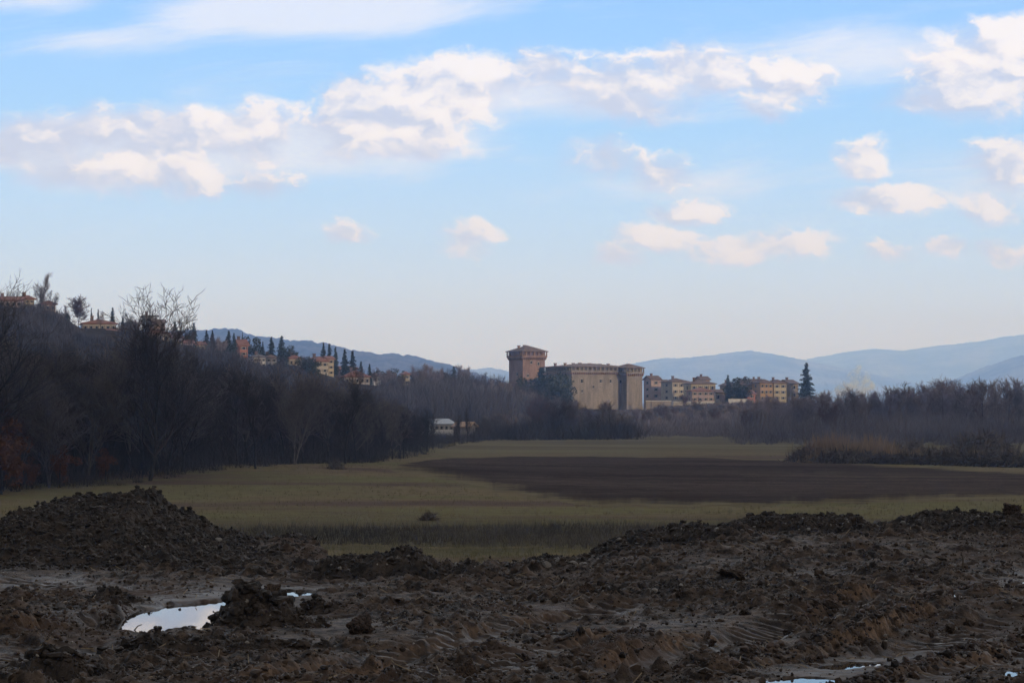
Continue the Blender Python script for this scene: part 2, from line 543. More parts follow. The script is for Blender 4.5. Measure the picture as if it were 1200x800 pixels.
# churned wet mud: 'clay' = freshly cut paler subsoil, 'wet' = slick water-logged track
m, t, b = principled('mud')
co = t.n('ShaderNodeTexCoord').outputs['Object']
at = lambda k: t.n('ShaderNodeAttribute', attribute_name=k).outputs['Fac']
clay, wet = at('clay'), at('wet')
n_big = t.noise(co, .9, 5.0, .6)
n_mid = t.noise(co, 7.0, 6.0, .65)
n_fin = t.noise(co, 45.0, 4.0, .7)
g = t.mix(t.mr(n_mid, .38, .64), (.0125, .0090, .0070), (.128, .090, .064))  # dark soil and paler earth, contrast widened in place of directional light
g = t.mix(t.mr(n_big, .45, .7, 0, .55), g, (.086, .060, .043))
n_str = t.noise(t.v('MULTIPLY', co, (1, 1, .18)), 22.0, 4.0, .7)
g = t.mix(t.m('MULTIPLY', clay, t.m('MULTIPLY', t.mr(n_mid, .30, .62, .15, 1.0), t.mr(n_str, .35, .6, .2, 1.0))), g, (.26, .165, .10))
g = t.mix(t.m('MULTIPLY', wet, .35), g, (.050, .040, .035))
g = t.mix(t.mr(t.noise(co, .45, 4.0, .65), .52, .68, 0, .6), g, (.084, .051, .035))
n_smr = t.noise(t.v('MULTIPLY', co, (2.5, 14.0, 6)), 1.0, 5.0, .7)
g = t.mix(t.mr(n_smr, .46, .72, 0, .55), g, (.020, .015, .012))
g = t.mix(t.mr(n_fin, .66, .74, 0, .5), g, (.15, .125, .10))
t.put(b.inputs['Base Color'], g)
ro = t.m('SUBTRACT', t.mr(n_big, .35, .65, .62, .85), t.m('MULTIPLY', wet, t.mr(n_mid, .3, .7, .22, .0)))
t.put(b.inputs['Roughness'], ro)
b.inputs['Specular IOR Level'].default_value = .16
bn = t.n('ShaderNodeBump'); bn.inputs['Distance'].default_value = .035
t.put(bn.inputs['Strength'], t.m('SUBTRACT', 1.0, t.m('MULTIPLY', wet, .75)))
t.put(bn.inputs['Height'], t.m('ADD', n_mid, t.m('MULTIPLY', n_fin, .5)))
t.put(b.inputs['Normal'], bn.outputs[0])

m, t, b = principled('heap_soil')
co = t.n('ShaderNodeTexCoord').outputs['Object']
n_mid = t.noise(co, 8.0, 6.0, .68)
n_big = t.noise(co, 1.6, 4.0, .6)
n_fin = t.noise(co, 50.0, 3.0, .7)
g = t.mix(t.mr(n_mid, .36, .70), (.0095, .0072, .0056), (.060, .042, .030))
g = t.mix(t.mr(n_big, .50, .70, 0, .6), g, (.060, .043, .031))
g = t.mix(t.mr(n_fin, .68, .76, 0, .5), g, (.14, .12, .10))
t.put(b.inputs['Base Color'], g)
b.inputs['Roughness'].default_value = .78
b.inputs['Specular IOR Level'].default_value = .35
bn = t.n('ShaderNodeBump'); bn.inputs['Distance'].default_value = .02
t.put(bn.inputs['Height'], n_mid); t.put(b.inputs['Normal'], bn.outputs[0])

m, t, b = principled('water')
co = t.n('ShaderNodeTexCoord').outputs['Object']
b.inputs['Base Color'].default_value = (.030, .026, .022, 1)
b.inputs['Roughness'].default_value = .015
b.inputs['IOR'].default_value = 1.33
b.inputs['Specular IOR Level'].default_value = .5
bn = t.n('ShaderNodeBump'); bn.inputs['Distance'].default_value = .0006; bn.inputs['Strength'].default_value = .25
t.put(bn.inputs['Height'], t.noise(co, 3.0, 2.0)); t.put(b.inputs['Normal'], bn.outputs[0])

m = bpy.data.materials.new('haze_air'); m.use_nodes = True; MATS['haze_air'] = m
t = NT(m.node_tree)
pv = t.n('ShaderNodeVolumePrincipled')
pv.inputs['Color'].default_value = (.38, .58, 1.0, 1)
pv.inputs['Absorption Color'].default_value = (1, 1, 1, 1)
pv.inputs['Density'].default_value = 1.5e-4
pv.inputs['Anisotropy'].default_value = 0.72
t.t.links.new(pv.outputs[0], t.n('ShaderNodeOutputMaterial').inputs['Volume'])

m = bpy.data.materials.new('steam_cloud'); m.use_nodes = True; MATS['steam_cloud'] = m
t = NT(m.node_tree)
pv = t.n('ShaderNodeVolumePrincipled')
pv.inputs['Color'].default_value = (.70, .85, 1, 1)
pv.inputs['Anisotropy'].default_value = -.45
pv.inputs['Absorption Color'].default_value = (1, 1, 1, 1)
t.put(pv.inputs['Density'], t.mr(t.noise(t.n('ShaderNodeTexCoord').outputs['Object'], .16, 4.0, .6), .41, .63, 0.0, .6))
t.t.links.new(pv.outputs[0], t.n('ShaderNodeOutputMaterial').inputs['Volume'])
M = MATS

# ------------------------------------------------------------------ the terrain
FIELD = -5.3
CREST = np.array([  # bearing (px), crest distance, crest height (px row), foot distance
    (-900, 560, 335, 300), (0, 600, 361, 300), (60, 610, 365, 300), (95, 620, 388, 300), (130, 640, 390, 310), (200, 660, 404, 330), (280, 690, 419, 350), (300, 700, 430, 360), (345, 720, 431, 380),
    (385, 735, 444, 410), (415, 760, 452, 430), (480, 800, 452, 500), (540, 850, 459, 560), (600, 890, 474, 650), (670, 880, 483, 680), (755, 880, 483, 700), (800, 880, 476, 720),
    (850, 880, 474, 720), (900, 890, 470, 720), (940, 900, 470, 740), (980, 950, 474, 760), (1200, 1000, 476, 800), (2600, 1000, 474, 800)], float)


def ground(x, y):
    x, y = np.asarray(x, float), np.asarray(y, float)
    r = np.hypot(x, y)
    px_ = np.where(y > 1, 600 + F * x / np.maximum(y, 1), np.where(x < 0, -5000, 5000))
    Dc, Yc, Df = (np.interp(px_, CREST[:, 0], CREST[:, k]) for k in (1, 2, 3))
    zc = CAM_Z - (Yc - HOR) * Dc / F
    up = sstep(0, 1, (r - Df) / (Dc - Df)) * np.where(y > 1, 1, .3)
    down = 1 - sstep(Dc + 40, Dc + 900, r)
    z = FIELD + (zc - FIELD) * up * down
    z = z + .5 * fbm(x / 90, y / 90, 3, 3) * sstep(80, 200, r) + 2.0 * fbm(x / 60, y / 60, 5, 3) * up
    # the low swell of turf left of the plough land
    z = z + 1.0 * np.exp(-((x + 22) / 26) ** 2 - ((y - 225) / 40) ** 2)
    return z


ph = np.concatenate([np.radians(np.linspace(-180, -40, 40, endpoint=False)), np.radians(np.linspace(-40, -15, 60, endpoint=False)), np.radians(np.linspace(-15, 15, 500, endpoint=False)),
                     np.radians(np.linspace(15, 40, 60, endpoint=False)), np.radians(np.linspace(40, 180, 41))])
rr = np.concatenate([[.5, 20, 50, 70], np.geomspace(85, 1100, 230), np.geomspace(1150, 23500, 40)])
PH, RR = np.meshgrid(ph, rr)
gx, gy = RR * np.sin(PH), RR * np.cos(PH)
gz = ground(gx, gy)
terrain = obj('field', mesh('field', np.stack([gx, gy, gz], -1).reshape(-1, 3), grid_faces(len(ph), len(rr))[:, ::-1], True), M['field_grass'])
tag(terrain, 'wide grassy valley floor rising to the wooded hillside', kind='structure')

# plough land: its own sheet of turned soil laid on the turf
up_e = [(455, 561), (470, 552), (500, 541), (530, 537), (600, 534.5), (700, 535), (820, 536.5), (900, 539), (1000, 544), (1200, 553), (1500, 566)]
lo_e = [(455, 562), (500, 566), (560, 573), (640, 584), (700, 590), (760, 591), (900, 588.5), (1000, 586), (1200, 581), (1500, 575)]
pxs = np.linspace(458, 1450, 420)
yu = np.interp(pxs, *zip(*up_e)) + .9 * fbm(pxs / 40, pxs * 0, 2, 5, .7)
yl = np.interp(pxs, *zip(*lo_e)) + 2.4 * fbm(pxs / 40, pxs * 0, 4, 7, .8)
tt = np.linspace(0, 1, 60)[:, None]
PXg = np.broadcast_to(pxs, (60, len(pxs)))
PYg = yl + (yu - yl) * tt
Yd = (CAM_Z - FIELD) * F / (PYg - HOR)
Xd = (PXg - 600) / F * Yd
Zd = ground(Xd, Yd) + .03 + .12 * np.minimum(1, 6 * tt * (1 - tt)) * (fbm(Xd / 1.5, Yd / 1.5, 8, 3) + .5)
plough = obj('plowed_field', mesh('plowed_field', np.stack([Xd, Yd, Zd], -1).reshape(-1, 3), grid_faces(len(pxs), 60), True, {'edge': np.minimum(np.minimum(tt, 1 - tt) * (yl - yu) / np.where(tt < .5, 11.0, 4.0), (PXg - pxs[0]) / 40)}), M['plough_soil'])
tag(plough, 'dark brown ploughed field between the green strips', kind='structure')


# far ridges: solid ridges with a crest line, real distance and depth
def ridge(name, label, pts, Dist, depth, mat, rough, seed):
    pts = np.array(pts, float)
    n = 700
    px_ = np.linspace(pts[0, 0], pts[-1, 0], n)
    top = np.interp(px_, pts[:, 0], pts[:, 1])
    k = np.ones(9) / 9
    top = np.convolve(np.pad(top, 4, 'edge'), k, 'valid')
    s = np.linspace(-1, 1, 60)
    PX_, SS = np.meshgrid(px_, s)
    Y = Dist + SS * depth
    X = (PX_ - 600) / F * Dist * (1 + .0 * SS)
    zc = CAM_Z + (HOR - top) * Dist / F + 8
    prof = np.where(SS < 0, np.cos(SS * math.pi / 2) ** 1.3, np.cos(SS * math.pi / 2))
    # spurs and side valleys running down the face, and crowns of trees along the top
    spur = 1 + .30 * fbm(X / (depth * .35), Y / (depth * .9), seed, 4) * (1 - prof) * 2
    Z = -10 + zc * prof * spur + rough * fbm(X / (rough * 2.2), Y / (rough * 2.2), seed + 3, 4) * np.minimum(1, prof * 2)
    o = obj(name, mesh(name, np.stack([X, Y, Z], -1).reshape(-1, 3), grid_faces(n, 60), True), mat)
    return tag(o, label, kind='structure')


ridge('hills', 'wooded blue ridge behind the hillside village', [(-500, 330), (-100, 360), (150, 388), (250, 387), (283, 386), (290, 392), (340, 399), (380, 402), (420, 411), (440, 414), (490, 417), (515, 424), (540, 433), (600, 450), (660, 478)], 5400, 1000, M['hill_wood'], 9, 11)
ridge('hills', 'low pale hill left of the keep', [(430, 478), (490, 440), (540, 434), (575, 431), (600, 436), (650, 452), (760, 478)], 14000, 1900, M['far_hill'], 10, 21)
ridge('hills', 'long pale blue hill behind the castle and village', [(600, 474), (680, 444), (720, 430), (750, 424), (775, 420), (810, 419), (850, 414), (875, 411), (905, 415), (950, 424), (985, 432), (1050, 445), (1150, 474)], 15000, 1900, M['far_hill'], 10, 31)
ridge('hills', 'faintest high blue ridge at the right', [(820, 474), (900, 436), (950, 420), (1000, 411), (1025, 409), (1060, 411), (1100, 405), (1150, 400), (1180, 394), (1220, 390), (1300, 380), (1500, 360), (1900, 420)], 19500, 2200, M['far_hill'], 14, 41)
ridge('hills', 'nearer blue spur at the right edge', [(1030, 474), (1100, 452), (1135, 442), (1165, 428), (1200, 416), (1250, 405), (1350, 395), (1600, 440)], 11500, 1600, M['far_hill'], 9, 51)

# ------------------------------------------------------------------ haze: one closed box of even air
hb = MB().box(-9000, 9000, -600, 22200, -30, 680)
tag(hb.build('haze', M['haze_air']), 'thin blue winter haze filling the valley', kind='stuff')

# ------------------------------------------------------------------ unseen bank of clouds, added and shaped to shade the foreground
m, t, b = principled('cloud_body')
b.inputs['Base Color'].default_value = (.92, .92, .93, 1)
b.inputs['Roughness'].default_value = 1
b.inputs['Specular IOR Level'].default_value = 0
ep = Vector((-SUN_AZ.y, SUN_AZ.x, 0))                       # level, across the sun's bearing
ground_c = SUN_AZ * -80 + ep * 205
cc = ground_c + sdir * (1050 / sdir.z)
bmc = bmesh.new()
rc = random.Random(4)
for i in range(34):
    s_ = -1 + 2 * (i + .5) / 34
    r_ = 62 * (1 - .45 * s_ * s_) * rc.uniform(.8, 1.25)
    p_ = ep * (s_ * 395) + SUN_AZ * rc.uniform(-60, 60) + Vector((0, 0, rc.uniform(-14, 30)))
    k = bmesh.ops.create_icosphere(bmc, subdivisions=4, radius=1)
    for q in k['verts']:
        d = q.co.copy()
        f_ = 1 + .10 * math.sin(d.x * 7 + i) * math.sin(d.y * 6 + 2 * i) + .06 * math.sin(d.z * 13 + i) * math.sin(d.x * 15)
        q.co = p_ + Vector((d.x * r_ * 1.25 * f_, d.y * r_ * 1.25 * f_, d.z * r_ * f_ * (1 if d.z > 0 else .7)))
mc = bpy.data.meshes.new('cloud')
bmc.to_mesh(mc); bmc.free()
for p_ in mc.polygons: p_.use_smooth = True
tag(obj('cloud', mc, M['cloud_body'], loc=cc), 'low bank of cloud that shades the near fields', kind='structure')

# ------------------------------------------------------------------ the mud platform
def lin(a, b, step):
    return np.arange(a, b, step)


xs = np.concatenate([-np.geomspace(90, 6.6, 40), lin(-6.5, 6.5, .0185), np.geomspace(6.6, 90, 40)])
ysv = np.concatenate([np.linspace(-40, 12, 30), np.geomspace(12.3, 14.3, 24), lin(14.4, 30.0, .0235), np.geomspace(30.1, 60, 40)])
MX, MY = np.meshgrid(xs, ysv)


def poly_sd(pts, x, y):
    """signed distance to a polyline (positive on the left of its run), and length along it"""
    best = np.full(x.shape, 1e9); sd = np.zeros(x.shape); al = np.zeros(x.shape)
    acc = 0.0
    for (ax, ay), (bx, by) in zip(pts[:-1], pts[1:]):
        dx_, dy_ = bx - ax, by - ay
        L = math.hypot(dx_, dy_)
        u = np.clip(((x - ax) * dx_ + (y - ay) * dy_) / L ** 2, 0, 1)
        qx, qy = x - ax - u * dx_, y - ay - u * dy_
        d = np.hypot(qx, qy)
        k = d < best
        best = np.where(k, d, best)
        sd = np.where(k, np.sign(dx_ * qy - dy_ * qx) * d, sd)
        al = np.where(k, acc + u * L, al)
        acc += L
    return sd, al, acc


def gpts(pl):
    return [tuple(at_z(a_, b_, 0.0)[:2]) for a_, b_ in pl]


def mud_height(x, y):
    clay = np.zeros(x.shape); wet = np.zeros(x.shape)
    rough = np.clip(.62 + 1.7 * fbm(x / .9 + .3 * y, y / 1.3, 60, 5, .6), .14, 1)
    upper = sstep(20.5, 23.5, y) * sstep(-.2, 1.6, x)
    rough = np.clip(rough + upper * (.35 + .5 * fbm(x / .5, y / .9, 64, 3)), .1, 1.15)
    z = .075 * fbm(x / 2.4, y / 2.4, 61, 4) + .020 * fbm(x / 1.2, (y - .35 * x) / .16, 62, 4) * (1.1 - rough)
    z = z + .20 * sstep(21.5, 28.4, y) * sstep(0.1, 2.3, x) + .05 * sstep(1.0, 4.0, x) * sstep(17, 21, y)
    # ---- smooth slick lanes left by wheels
    for pl, wd, dp in [([(-60, 690), (60, 684), (160, 690), (260, 700), (330, 686), (420, 676)], .62, .05),
                       ([(-40, 775), (60, 760), (150, 752)], .30, .05),
                       ([(520, 800), (570, 782), (650, 752), (700, 735)], .28, .04),
                       ([(440, 792), (520, 772)], .25, .03),
                       ([(420, 776), (520, 748), (640, 722), (760, 700)], .24, .05),
                       ([(330, 792), (420, 770), (520, 758)], .22, .05),
                       ([(700, 790), (780, 762), (860, 745), (960, 716)], .22, .06),
                       ([(820, 770), (900, 742), (1010, 712), (1120, 697), (1260, 676)], .26, .07),
                       ([(840, 806), (930, 796), (1000, 776), (1080, 752), (1220, 722)], .30, .08),
                       ([(1020, 812), (1110, 780), (1230, 748)], .22, .06)]:
        sd, al, L = poly_sd(gpts(pl), x, y)
        k = np.exp(-(sd / wd) ** 4) * sstep(-.1, .5, al) * (1 - sstep(L - .5, L + .1, al))
        z = z + .016 * k * sstep(-.25, .15, fbm(x / .8, y / .8, 66, 3)) * np.tanh(3 * np.sin(2 * math.pi * (al / .15 + np.abs(sd) * 2.2) + 1.2 * vnoise(x * 3, y * 3, 67)))
        z = z - dp * k
        rough = rough * (1 - .60 * k)
        wet = np.maximum(wet, k)
    # ---- cut banks facing the camera: pale clay faces, tread-ribbed
    for pl, hgt, back, seed in [([(-30, 752), (30, 745), (70, 739), (105, 738), (128, 734), (142, 718), (150, 704)], .15, .5, 1),
                                ([(800, 784), (850, 782), (890, 775), (940, 770), (975, 758), (1030, 741), (1090, 725), (1150, 715), (1240, 704)], .13, .42, 2),
                                ([(930, 728), (990, 708), (1050, 701), (1120, 694)], .09, .35, 3),
                                ([(640, 752), (690, 744), (760, 742)], .06, .3, 4),
                                ([(450, 764), (540, 740), (650, 716), (740, 700)], .07, .3, 8),
                                ([(700, 778), (780, 752), (860, 736)], .08, .3, 9),
                                ([(250, 794), (330, 784), (420, 764)], .06, .3, 10),
                                ([(1010, 800), (1060, 782), (1120, 770), (1200, 752)], .06, .25, 5),
                                ([(380, 800), (450, 786), (520, 780)], .05, .25, 6),
                                ([(20, 800), (80, 788), (140, 775)], .05, .25, 7)]:
        pts_ = gpts(pl)
        sd, al, L = poly_sd(pts_, x, y)
        e = sd + .07 * fbm(al / .35, sd * 0 + seed, 70 + seed, 4) + .018 * np.sin(al * 2 * math.pi / .085 + 3 * vnoise(al * 2, sd * 0, seed)) + .045 * fbm(x / .07, y / .07, seed, 3) + .05 * np.maximum(vnoise(al / .16, sd * 0, seed + 40), 0)
        end = sstep(0, .45, al) * (1 - sstep(L - .45, L, al)) * np.clip(.75 + 1.2 * fbm(al / .6, sd * 0 + 2, 90 + seed, 3), .15, 1.2)
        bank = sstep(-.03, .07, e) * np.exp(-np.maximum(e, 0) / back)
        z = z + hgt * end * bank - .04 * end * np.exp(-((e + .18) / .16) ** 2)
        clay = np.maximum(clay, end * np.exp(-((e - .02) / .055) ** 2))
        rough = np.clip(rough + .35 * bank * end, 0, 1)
    # ---- water-filled hollows
    pud = np.zeros(x.shape)
    for (a_, b_), hw, dp, fl in PUDDLES:
        sd, al, L = poly_sd([a_, b_], x, y)
        WL = WL0 if hw > .3 else float(np.percentile(z[np.abs(sd) < hw * 2.0], 84)) - .004
        LEVELS.append(WL)
        d = np.abs(sd) + .55 * min(hw, .3) * fbm(x / .35, y / .35, 95, 5)
        f_ = (1 - sstep(hw * 1.0, hw * 1.0 + fl, np.abs(sd))) * .9
        z = z * (1 - f_) + (WL + (.018 if hw > .3 else .006) + (.25 if hw > .3 else .10) * (z - WL)) * f_
        rough = rough * (1 - .5 * f_); clay = clay * (1 - f_)
        k = 1 - sstep(hw * .80, hw * 1.12, d)
        z = z * (1 - k) + (WL - dp) * k
        pud = np.maximum(pud, k)
        rough = rough * (1 - .95 * k)
        wet = np.maximum(wet, 1 - sstep(hw * .8, hw * 1.7, d))
    # ---- clods at several sizes
    f1, cid = worley(x / .115 + .5 * fbm(x / .1, y / .1, 30, 2), y / .13, 31)
    f2, cid2 = worley(x / .065, y / .065, 33)
    f3, cid3 = worley(x / .31 + .6 * fbm(x / .2, y / .2, 37, 3), y / .34, 36)
    z = z + rough * (.052 * np.clip(.75 - f1, 0, 1) * cid ** 1.5 * 1.6 + .034 * (.7 - f2) * cid2 + .10 * np.clip(.62 - f3, 0, 1) * np.clip(cid3 - .55, 0, 1) * 3)
    z = z + rough * (.040 * fbm(x / .22, y / .22, 41, 5, .68) + .05 * np.maximum(fbm(x / .5, y / .5, 47, 4, .6), 0)) + (.004 + .006 * rough) * fbm(x / .05, y / .05, 43, 3)
    z = z + clay * (.05 * fbm(x / .07, y / .07, 44, 3) - .03 * np.maximum(fbm(x / .11, y / .4, 45, 3), 0))
    edge = 26.4 + 2.4 * sstep(0.1, 2.2, x) + 4.2 * sstep(-1.7, -2.5, x) + .5 * fbm(x / 1.5, y * 0, 50, 3)
    out = np.maximum(y - edge, 0)
    z = z - .20 * sstep(0, .6, out) - .42 * out
    z = z - .4 * np.maximum(np.abs(x) - 60, 0)
    z = z - .5 * np.maximum(-30 - y, 0)
    return np.maximum(z, FIELD - .8), clay, wet, rough, pud


WL0 = -.03
LEVELS = []


def seg(p, q, z=WL0):
    return (tuple(at_z(*p, z)[:2]), tuple(at_z(*q, z)[:2]))


PUDDLES = [(seg((182, 737), (258, 713)), .60, .06, 1.1), (seg((262, 711), (336, 695)), .34, .06, 1.0), (seg((1106, 699), (1130, 697), .13), .19, .03, .9), (seg((978, 780), (1004, 777), -.04), .16, .03, .9),
           (seg((922, 800), (950, 796), -.04), .17, .03, .9), (seg((386, 731), (402, 730)), .11, .03, .3), (seg((1195, 684), (1230, 680), .08), .20, .03, .9), (seg((1118, 665), (1148, 663), .12), .12, .02, .9)
           , (seg((1190, 797), (1215, 794)), .18, .03, .6)]
MZ, CLAY, WET, ROUGH, PUD = mud_height(MX, MY)
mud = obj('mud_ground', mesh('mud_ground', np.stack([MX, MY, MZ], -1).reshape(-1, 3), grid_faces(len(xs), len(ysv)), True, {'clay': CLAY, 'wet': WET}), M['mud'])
tag(mud, 'churned wet mud with wheel ruts across the building site', kind='structure')


def msample(grid, x, y):
    i = np.clip(np.searchsorted(xs, x) - 1, 0, len(xs) - 2)
    j = np.clip(np.searchsorted(ysv, y) - 1, 0, len(ysv) - 2)
    u = (x - xs[i]) / (xs[i + 1] - xs[i]); v_ = (y - ysv[j]) / (ysv[j + 1] - ysv[j])
    return (grid[j, i] * (1 - u) + grid[j, i + 1] * u) * (1 - v_) + (grid[j + 1, i] * (1 - u) + grid[j + 1, i + 1] * u) * v_


def water(label, pts_, z):
    """irregular sheet of standing water; the mud stands through it at the rim"""
    c = np.mean(pts_, 0)
    v = [(c[0], c[1], 0)] + [(p_[0], p_[1], 0) for p_ in pts_]
    n = len(pts_)
    f_ = [(0, i + 1, (i + 1) % n + 1) for i in range(n)]
    p0, p1 = np.array(pts_[0]) - c, np.array(pts_[1]) - c
    if p0[0] * p1[1] - p0[1] * p1[0] < 0: f_ = [t_[::-1] for t_ in f_]
    o = obj('puddle', mesh('puddle', np.array(v) - np.array([c[0], c[1], 0]), np.array(f_)), M['water'], loc=(c[0], c[1], z))
    return tag(o, label, kind='structure')


def capsule(a_, b_, hw, n=24):
    a_, b_ = np.array(a_), np.array(b_)
    d = (b_ - a_) / np.linalg.norm(b_ - a_)
    nrm = np.array([-d[1], d[0]])
    out = []
    for i in range(n):
        th = 2 * math.pi * i / n
        c = b_ if math.cos(th) >= 0 else a_
        out.append(c + hw * (d * math.cos(th) + nrm * math.sin(th)))
    return out


PL = ['large sky-reflecting puddle beside the muddy clump', 'far end of the puddle showing right of the muddy clump', 'thin bright puddle lying in the right-hand wheel rut', 'small broken puddle near the bottom right ruts',
      'blue puddle cut off by the bottom edge', 'tiny puddle left of the big clod', 'shallow dull puddle at the right edge', 'dull grey puddle on the upper right mud', 'small puddle in the bottom right corner']
for k, (((a_, b_), hw, dp, fl), lb) in enumerate(zip(PUDDLES, PL)):
    water(lb, capsule(a_, b_, hw * 1.3), LEVELS[k] - .002 * (k == 1))


# ------------------------------------------------------------------ clods, heaps, stones
def ico(sub):
    bm = bmesh.new()
    bmesh.ops.create_icosphere(bm, subdivisions=sub, radius=1)
    v = np.array([q.co[:] for q in bm.verts]); f_ = np.array([[q.index for q in fc.verts] for fc in bm.faces])
    bm.free()
    return v, f_


ICO1, ICO2, ICO3 = ico(1), ico(2), ico(3)


def lumpy(base, seed, amp=.45):
    v, f_ = base
    r = np.random.default_rng(seed)
    out = v.copy()
    k = r.normal(size=(10, 3)); k /= np.linalg.norm(k, axis=1)[:, None]
    off = r.uniform(.35, .95, 10)
    for d, o_ in zip(k, off):                                  # chop with random planes: broken, angular lumps
        s = out @ d
        out = out - np.maximum(s - o_, 0)[:, None] * d * .85
    out *= 1 + amp * .35 * r.normal(size=(len(v), 1)) * .5
    return out, f_


CL1 = [lumpy(ICO1, 100 + i) for i in range(12)]


def craggy(base, seed):
    """torn lump of earth: chopped, pitted and uneven"""
    v, f_ = lumpy(base, seed, .0)
    r = np.random.default_rng(seed + 1)
    out = v.copy()
    for fr, am in ((2.2, .20), (4.5, .12), (9.0, .07)):
        for _ in range(4):
            k = r.normal(size=3) * fr
            out = out * (1 + am * .6 * np.sin(v @ k + r.uniform(0, 6))[:, None] * np.sin(v @ r.normal(size=3) * fr + 1)[:, None])
    return out * (1 + .05 * r.normal(size=(len(v), 1))), f_


CL2 = [craggy(ICO3, 200 + i) for i in range(8)]
CL3 = [craggy(ico(4), 300 + i) for i in range(6)]


def rots(n):
    q = rng.normal(size=(n, 4)); q /= np.linalg.norm(q, axis=1)[:, None]
    a_, b_, c, d = q.T
    return np.stack([np.stack([1 - 2 * (c * c + d * d), 2 * (b_ * c - a_ * d), 2 * (b_ * d + a_ * c)], -1),
                     np.stack([2 * (b_ * c + a_ * d), 1 - 2 * (b_ * b_ + d * d), 2 * (c * d - a_ * b_)], -1),
                     np.stack([2 * (b_ * d - a_ * c), 2 * (c * d + a_ * b_), 1 - 2 * (b_ * b_ + c * c)], -1)], 1)


def scatter(protos, pos, size, flat=.8):
    """many lumps as arrays"""
    Vs, Fs, n = [], [], 0
    which = rng.integers(0, len(protos), len(pos))
    for k, (pv_, pf) in enumerate(protos):
        i = np.nonzero(which == k)[0]
        if not len(i): continue
        sc = size[i, None] * rng.uniform(.65, 1.25, (len(i), 3)) * np.array([1, 1, flat])
        q = np.einsum('nij,vj->nvi', rots(len(i)), pv_) * sc[:, None, :] + pos[i, None, :]
        f_ = pf[None] + (np.arange(len(i)) * len(pv_))[:, None, None] + n
        Vs.append(q.reshape(-1, 3)); Fs.append(f_.reshape(-1, 3)); n += len(i) * len(pv_)
    return np.concatenate(Vs), np.concatenate(Fs)


HEAPS = []


def heap(label, prof, Y0, half, chunk=1.0, n=900, big=0, pale=0.0, dx_=.016, mat='heap_soil', seed=0, back=None, pw=1.5):
    """a heap of dug earth: crest line from prof, rounded in depth, broken by clods of every size"""
    prof = np.array(prof, float)
    X = (prof[:, 0] - 600) / F * Y0
    Zt = CAM_Z - (prof[:, 1] - HOR) * Y0 / F
    x0, x1 = X[0] - .1, X[-1] + .1
    gx_ = np.arange(x0, x1, dx_); back = back or half
    gy_ = np.arange(Y0 - half * 1.15, Y0 + back * 1.15, dx_)
    A, B = np.meshgrid(gx_, gy_)

    def hz(a_, b_):
        base = msample(MZ, a_, np.minimum(b_, Y0 + .2))
        s = np.clip((b_ - Y0) / np.where(b_ < Y0, half, back) + .12 * fbm(a_ / .5, b_ / .5, seed + 1, 3), -1.2, 1.2)
        top = np.interp(a_ + .10 * fbm(a_ / .4, b_ / .4, seed + 2, 3), X, Zt)
        k = np.clip(1 - np.abs(s) ** pw, -.2, 1)
        f1, cid = worley(a_ / .14 + .6 * fbm(a_ / .1, b_ / .1, seed, 2), b_ / .16, seed + 3)
        f2, cid2 = worley(a_ / .075, b_ / .075, seed + 4)
        gul = .12 * fbm(a_ / .45, b_ / .9, seed + 6, 4)
        rise = np.maximum(top - base, -.05)
        return base + rise * k * (1 + gul * .8) + chunk * np.clip(k * 3, 0, 1) * (.075 * np.clip(.7 - f1, 0, 1) * cid + .040 * (.6 - f2) * cid2 + .075 * fbm(a_ / .13, b_ / .13, seed + 7, 5, .66)) - .05 * (k <= 0)
    Z = hz(A, B)
    HEAPS.append((x0, x1, Y0 - half, Y0 + half))
    V0 = np.stack([A, B, Z], -1).reshape(-1, 3); F0 = grid_faces(len(gx_), len(gy_))
    px_ = rng.uniform(x0 + .05, x1 - .05, n); py_ = rng.uniform(Y0 - half, Y0 + back * .5, n)
    size = np.exp(rng.normal(math.log(.014), .55, n)) * chunk
    size = np.clip(size, .005, .05 * chunk)
    pz_ = hz(px_, py_) + size * .35
    V1, F1 = scatter(CL1, np.stack([px_, py_, pz_], -1), size)
    if big:
        bx, by = rng.uniform(x0 + .12, x1 - .12, big), rng.uniform(Y0 - half * .7, Y0 + half * .3, big)
        bs = rng.uniform(.03, .068, big) * chunk
        V2, F2 = scatter(CL2, np.stack([bx, by, hz(bx, by) + bs * .25], -1), bs)
        F1 = np.concatenate([F1, F2 + len(V1)]); V1 = np.concatenate([V1, V2])
    me = mesh('earth_heap', np.concatenate([V0, V1]), [F0, F1 + len(V0)], False)
    c = np.array([(x0 + x1) / 2, Y0, float(msample(MZ, np.array([(x0 + x1) / 2]), np.array([Y0]))[0])])
    me.transform(Matrix.Translation(-Vector(c)))
    o = obj('earth_heap', me, M[mat], loc=c)
    tag(o, label, 'earth heap')
    if pale:                                                    # pale pebbles lying in the heap's face
        k = int(pale)
        qx, qy = rng.uniform(x0 + .1, x1 - .1, k), rng.uniform(Y0 - half * .9, Y0, k)
        qs = np.clip(np.exp(rng.normal(math.log(.012), .5, k)), .005, .04)
        V3, F3 = scatter(CL1, np.stack([qx, qy, hz(qx, qy) + qs * .5], -1) - c, qs)
        p_ = obj('pebbles', mesh('pebbles', V3, F3), M['stone_pale'], o)
        p_['kind'] = 'stuff'
    return o, hz


